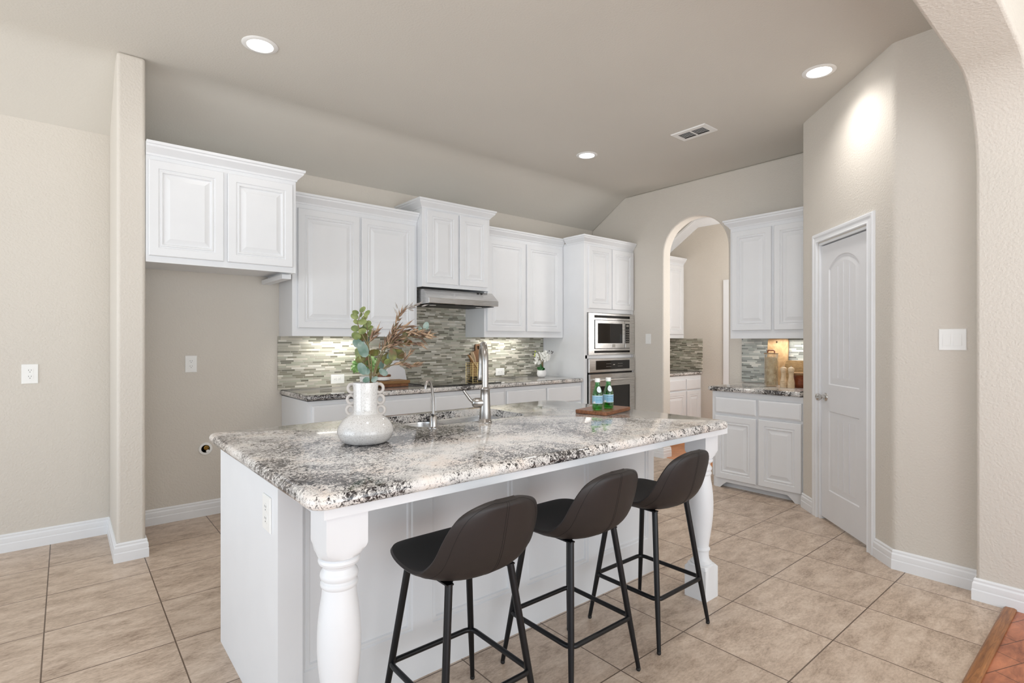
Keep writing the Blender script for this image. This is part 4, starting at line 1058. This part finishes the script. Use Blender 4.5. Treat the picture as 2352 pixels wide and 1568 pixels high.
# ------------------------------------------------------------------ ceiling fixtures
def can_light(label, x, y, power=30, z=ZC, spot=True):
    t = thing('recessed_light', label, 'ceiling light', (x, y, z-.0005), 0, 'recessed ceiling lights')
    MB().lathe([(.066, -.001), (.072, -.007), (.092, -.006), (.098, -.002), (.098, 0), (.066, 0)], 48, cap=False).build('trim_ring', M['plastic'], t, smooth=40)
    MB().lathe([(.0685, -.0015), (.0685, -.0035), (0, -.0035)], 40, cap=True).build('diffuser', M['lamp'], t, smooth=40)
    l = bpy.data.lights.new('lamp_light', 'SPOT'); l.energy = power; l.spot_size = radians(150); l.spot_blend = 1; l.shadow_soft_size = .08; l.color = (1, .965, .92)
    o = bpy.data.objects.new('lamp_light', l); COL.objects.link(o); o.parent = t; o.location = (0, 0, -.02)
    return t
can_light('recessed ceiling light above the left end of the island', .871, 3.328, 11)
can_light('recessed ceiling light nearest the pantry door', 3.695, 1.362, 34)
can_light('recessed ceiling light over the back counter beside the air vent', 3.708, 3.355, 40)
can_light('added unseen recessed ceiling light over the near left corner of the island', .871, 1.362, 44)  # fourth can added outside the view, completing the ceiling grid
# ceiling vent
cv = thing('ceiling_vent', 'rectangular white louvred air vent in the ceiling', 'air vent', (3.978, 2.42, ZC-.0005))
mb = MB(); w2, l2 = .098, .152
mb.holes([(-w2, -l2), (w2, -l2), (w2, l2), (-w2, l2)], [[(-.055, -.112), (.055, -.112), (.055, -.008), (-.055, -.008)], [(-.055, .008), (.055, .008), (.055, .112), (-.055, .112)]], lambda x, y: (x, y, -.008))
mb.rings([[(-w2, -l2, -.008), (w2, -l2, -.008), (w2, l2, -.008), (-w2, l2, -.008)], [(-w2-.004, -l2-.004, 0), (w2+.004, -l2-.004, 0), (w2+.004, l2+.004, 0), (-w2-.004, l2+.004, 0)]], 0, False, False)
mb.build('frame', M['plastic'], cv, smooth=0)
MB().box(-.07, .07, -.125, .125, -.0015, -.0005).build('duct_opening', M['slot'], cv, smooth=0)
for s in (-1, 1):
    for k in range(5):
        x = -.036+k*.018
        MB().box(-.0028, .0028, -.052, .052, -.0006, .0006, xf=Matrix.Translation((x, s*.06, -.0055)) @ Matrix.Rotation(radians(-40), 4, 'Y')).build('louvre', M['plastic'], cv, smooth=0)
# under-cabinet strip lights
def strip(label, loc, rotz, L, power, col=(1, .99, .95)):
    t = thing('under_cabinet_light', label, 'light', loc, rotz)
    MB().box(-L/2, L/2, -.018, .018, -.012, 0).build('housing', M['plastic'], t, smooth=0)
    MB().box(-L/2+.01, L/2-.01, -.012, .012, -.0135, -.012).build('diffuser', emis('strip_diffuser', (1, .97, .9, 1), 4), t, smooth=0)
    area_light('strip_glow', (0, 0, -.0145), (0, 0, 0), L-.03, .02, power, col, 160, t)
strip('slim light under the cabinet left of the hood', (1.80, 4.46, 1.3795), 0, .50, 1.7)
strip('slim light under the cabinet left of the oven tower', (3.62, 4.46, 1.3795), 0, .56, 1.7)
strip('slim light under the cabinet over the pepper mills', (5.03, 2.12, 1.3645), pi/2, .46, 1.5, (1, .98, .93))

# ------------------------------------------------------------------ bar stools
def catmull(P_, n):
    out = []; Q = [P_[0]]+P_+[P_[-1]]
    for i in range(1, len(Q)-2):
        a, b, c, d = [Vector(v) for v in Q[i-1:i+3]]
        for k in range(n):
            t = k/n; out.append(.5*((2*b)+(c-a)*t+(2*a-5*b+4*c-d)*t*t+(3*b-a-3*c+d)*t**3))
    out.append(Vector(P_[-1])); return out
def make_stool():
    t = thing('bar_stool', 'x', 'bar stool', (0, 0, 0), 0, None)
    # centre line (front +y): (y, z, half width, curl at the edge)
    C = [(.200, .598, .060, .000), (.198, .603, .105, .001), (.186, .603, .142, .003), (.156, .599, .170, .007), (.106, .591, .188, .012), (.04, .583, .199, .018), (-.04, .579, .203, .025), (-.10, .583, .202, .034), (-.143, .597, .198, .044), (-.176, .622, .193, .048),
         (-.199, .660, .188, .046), (-.214, .706, .181, .040), (-.225, .753, .168, .030), (-.233, .792, .145, .020), (-.238, .816, .110, .011), (-.240, .829, .068, .005), (-.241, .834, .028, .001)]
    L = catmull([(c[0], c[1], c[2]) for c in C], 3); K = catmull([(c[3], 0, 0) for c in C], 3); n = len(L); m = 18
    inner = []; outer = []
    for i in range(n):
        a = L[max(0, i-1)]; b = L[min(n-1, i+1)]; tx, tz = b.x-a.x, b.y-a.y; l_ = hypot(tx, tz) or 1
        ny, nz = tz/l_, -tx/l_          # normal towards the sitter
        if nz < 0 and i < n/3: ny, nz = -ny, -nz
        for j in range(m+1):
            s = -1+2*j/m; w_ = L[i].z; k_ = K[i].x*abs(s)**2.4
            p = Vector((w_*s, L[i].x+ny*k_, L[i].y+nz*k_)); e = .011+.013*(1-abs(s)**4)*min(1, (min(i, n-1-i))/5)
            inner.append(p+Vector((0, ny, nz))*e*.25); outer.append(p-Vector((0, ny, nz))*e)
    def rim(i0):
        idx = [j for j in range(m+1)]+[i*(m+1)+m for i in range(1, n)]+[(n-1)*(m+1)+j for j in range(m-1, -1, -1)]+[i*(m+1) for i in range(n-2, 0, -1)]
        return idx
    grid = lambda o: [(o+i*(m+1)+j, o+i*(m+1)+j+1, o+(i+1)*(m+1)+j+1, o+(i+1)*(m+1)+j) for i in range(n-1) for j in range(m)]
    R_ = rim(0); NI = len(inner)
    # outer shell with a rounded rim
    mid = []
    for k in R_:
        p = (inner[k]+outer[k])/2; c_ = Vector((0, p.y, p.z)); d_ = (p-c_); d_ = d_.normalized() if d_.length > 1e-4 else Vector((0, 0, 0)); ends = 0
        if k < m+1: d_ += Vector((0, .8, 0))
        if k >= (n-1)*(m+1): d_ += Vector((0, 0, .8))
        mid.append(p+d_*.006)
    vs_ = outer+mid+[inner[k] for k in R_]; fs = grid(0)
    q = len(R_)
    for k in range(q):
        k2 = (k+1) % q
        fs.append((R_[k], R_[k2], NI+k2, NI+k)); fs.append((NI+k, NI+k2, NI+q+k2, NI+q+k))
    MB().add([tuple(v) for v in vs_], fs).build('shell', M['leather_out'], t, smooth=70)
    MB().add([tuple(v) for v in inner], grid(0)).build('seat_lining', M['leather_in'], t, smooth=70)
    # stitched seams
    sm = MB(); mj = m//2
    for dx in (-.004, .004):
        P_ = [outer[i*(m+1)+mj]+Vector((dx, 0, 0)) for i in range(int(n*.45), n-2)]; sm.tube([tuple(p) for p in P_], .0007, 5)
    P_ = [tuple(outer[i*(m+1)+1]) for i in range(2, n-2)]+[tuple(outer[(n-3)*(m+1)+j]) for j in range(1, m)]+[tuple(outer[i*(m+1)+m-1]) for i in range(n-3, 2, -1)]
    sm.tube(P_, .0007, 5); sm.build('seam', M['leather_in'], t, smooth=60)
    # legs
    top, foot, zt = .122, .192, .568
    for sx in (-1, 1):
        for sy in (-1, 1):
            yy = foot if sy > 0 else -foot
            lg = MB().tube([(sx*top, sy*top, zt), (sx*(top+(foot-top)*.6), sy*(top+(foot-top)*.6), zt*.4), (sx*foot, sy*foot, .012)], [.0125, .0118, .0085], 16).build('leg', M['black_metal'], t, smooth=50)
            MB().lathe([(0, 0), (.0072, 0), (.009, .004), (.009, .010), (.006, .0135), (0, .014)], 14, sx*foot, sy*foot, 0).build('foot_glide', M['slot'], lg, smooth=50)
    fr = MB(); f_ = top+(foot-top)*(1-.212/zt)
    fr.tube([(x, y, .212) for x, y in rrect(-f_-.006, f_+.006, -f_-.006, f_+.006, .032, 5)], .0095, 12, closed=True); fr.build('footrest', M['black_metal'], t, smooth=50)
    us = MB()
    for sx in (-1, 1): us.tube([(sx*top, -top, zt-.004), (sx*.06, -.05, zt-.003), (0, 0, zt-.002), (-sx*.06, .05, zt-.003), (-sx*top, top, zt-.004)], .010, 8, flat=.6)
    us.lathe([(0, zt-.008), (.08, zt-.008), (.08, zt+.004), (0, zt+.004)], 24)
    for sx in (-1, 1): us.box(sx*top-.012, sx*top+.012, -top-.01, top+.01, zt-.003, zt+.002)
    us.build('seat_bracket', M['black_metal'], t, smooth=40)
    return t
st = make_stool()
spots = [(1.022, 1.500, 0, 'brown-black bucket bar stool nearest the camera, by the left island leg'), (1.560, 1.503, 0, 'brown-black bucket bar stool in the middle of the three'), (2.100, 1.515, 0, 'brown-black bucket bar stool farthest away, by the right island leg')]
for i, (x, y, a, lab) in enumerate(spots):
    o = st if i == 0 else copy_tree(st)
    o.location = (x, y, .0005); o.rotation_euler = (0, 0, a); o['label'] = lab; o['group'] = 'bar stools at the island'
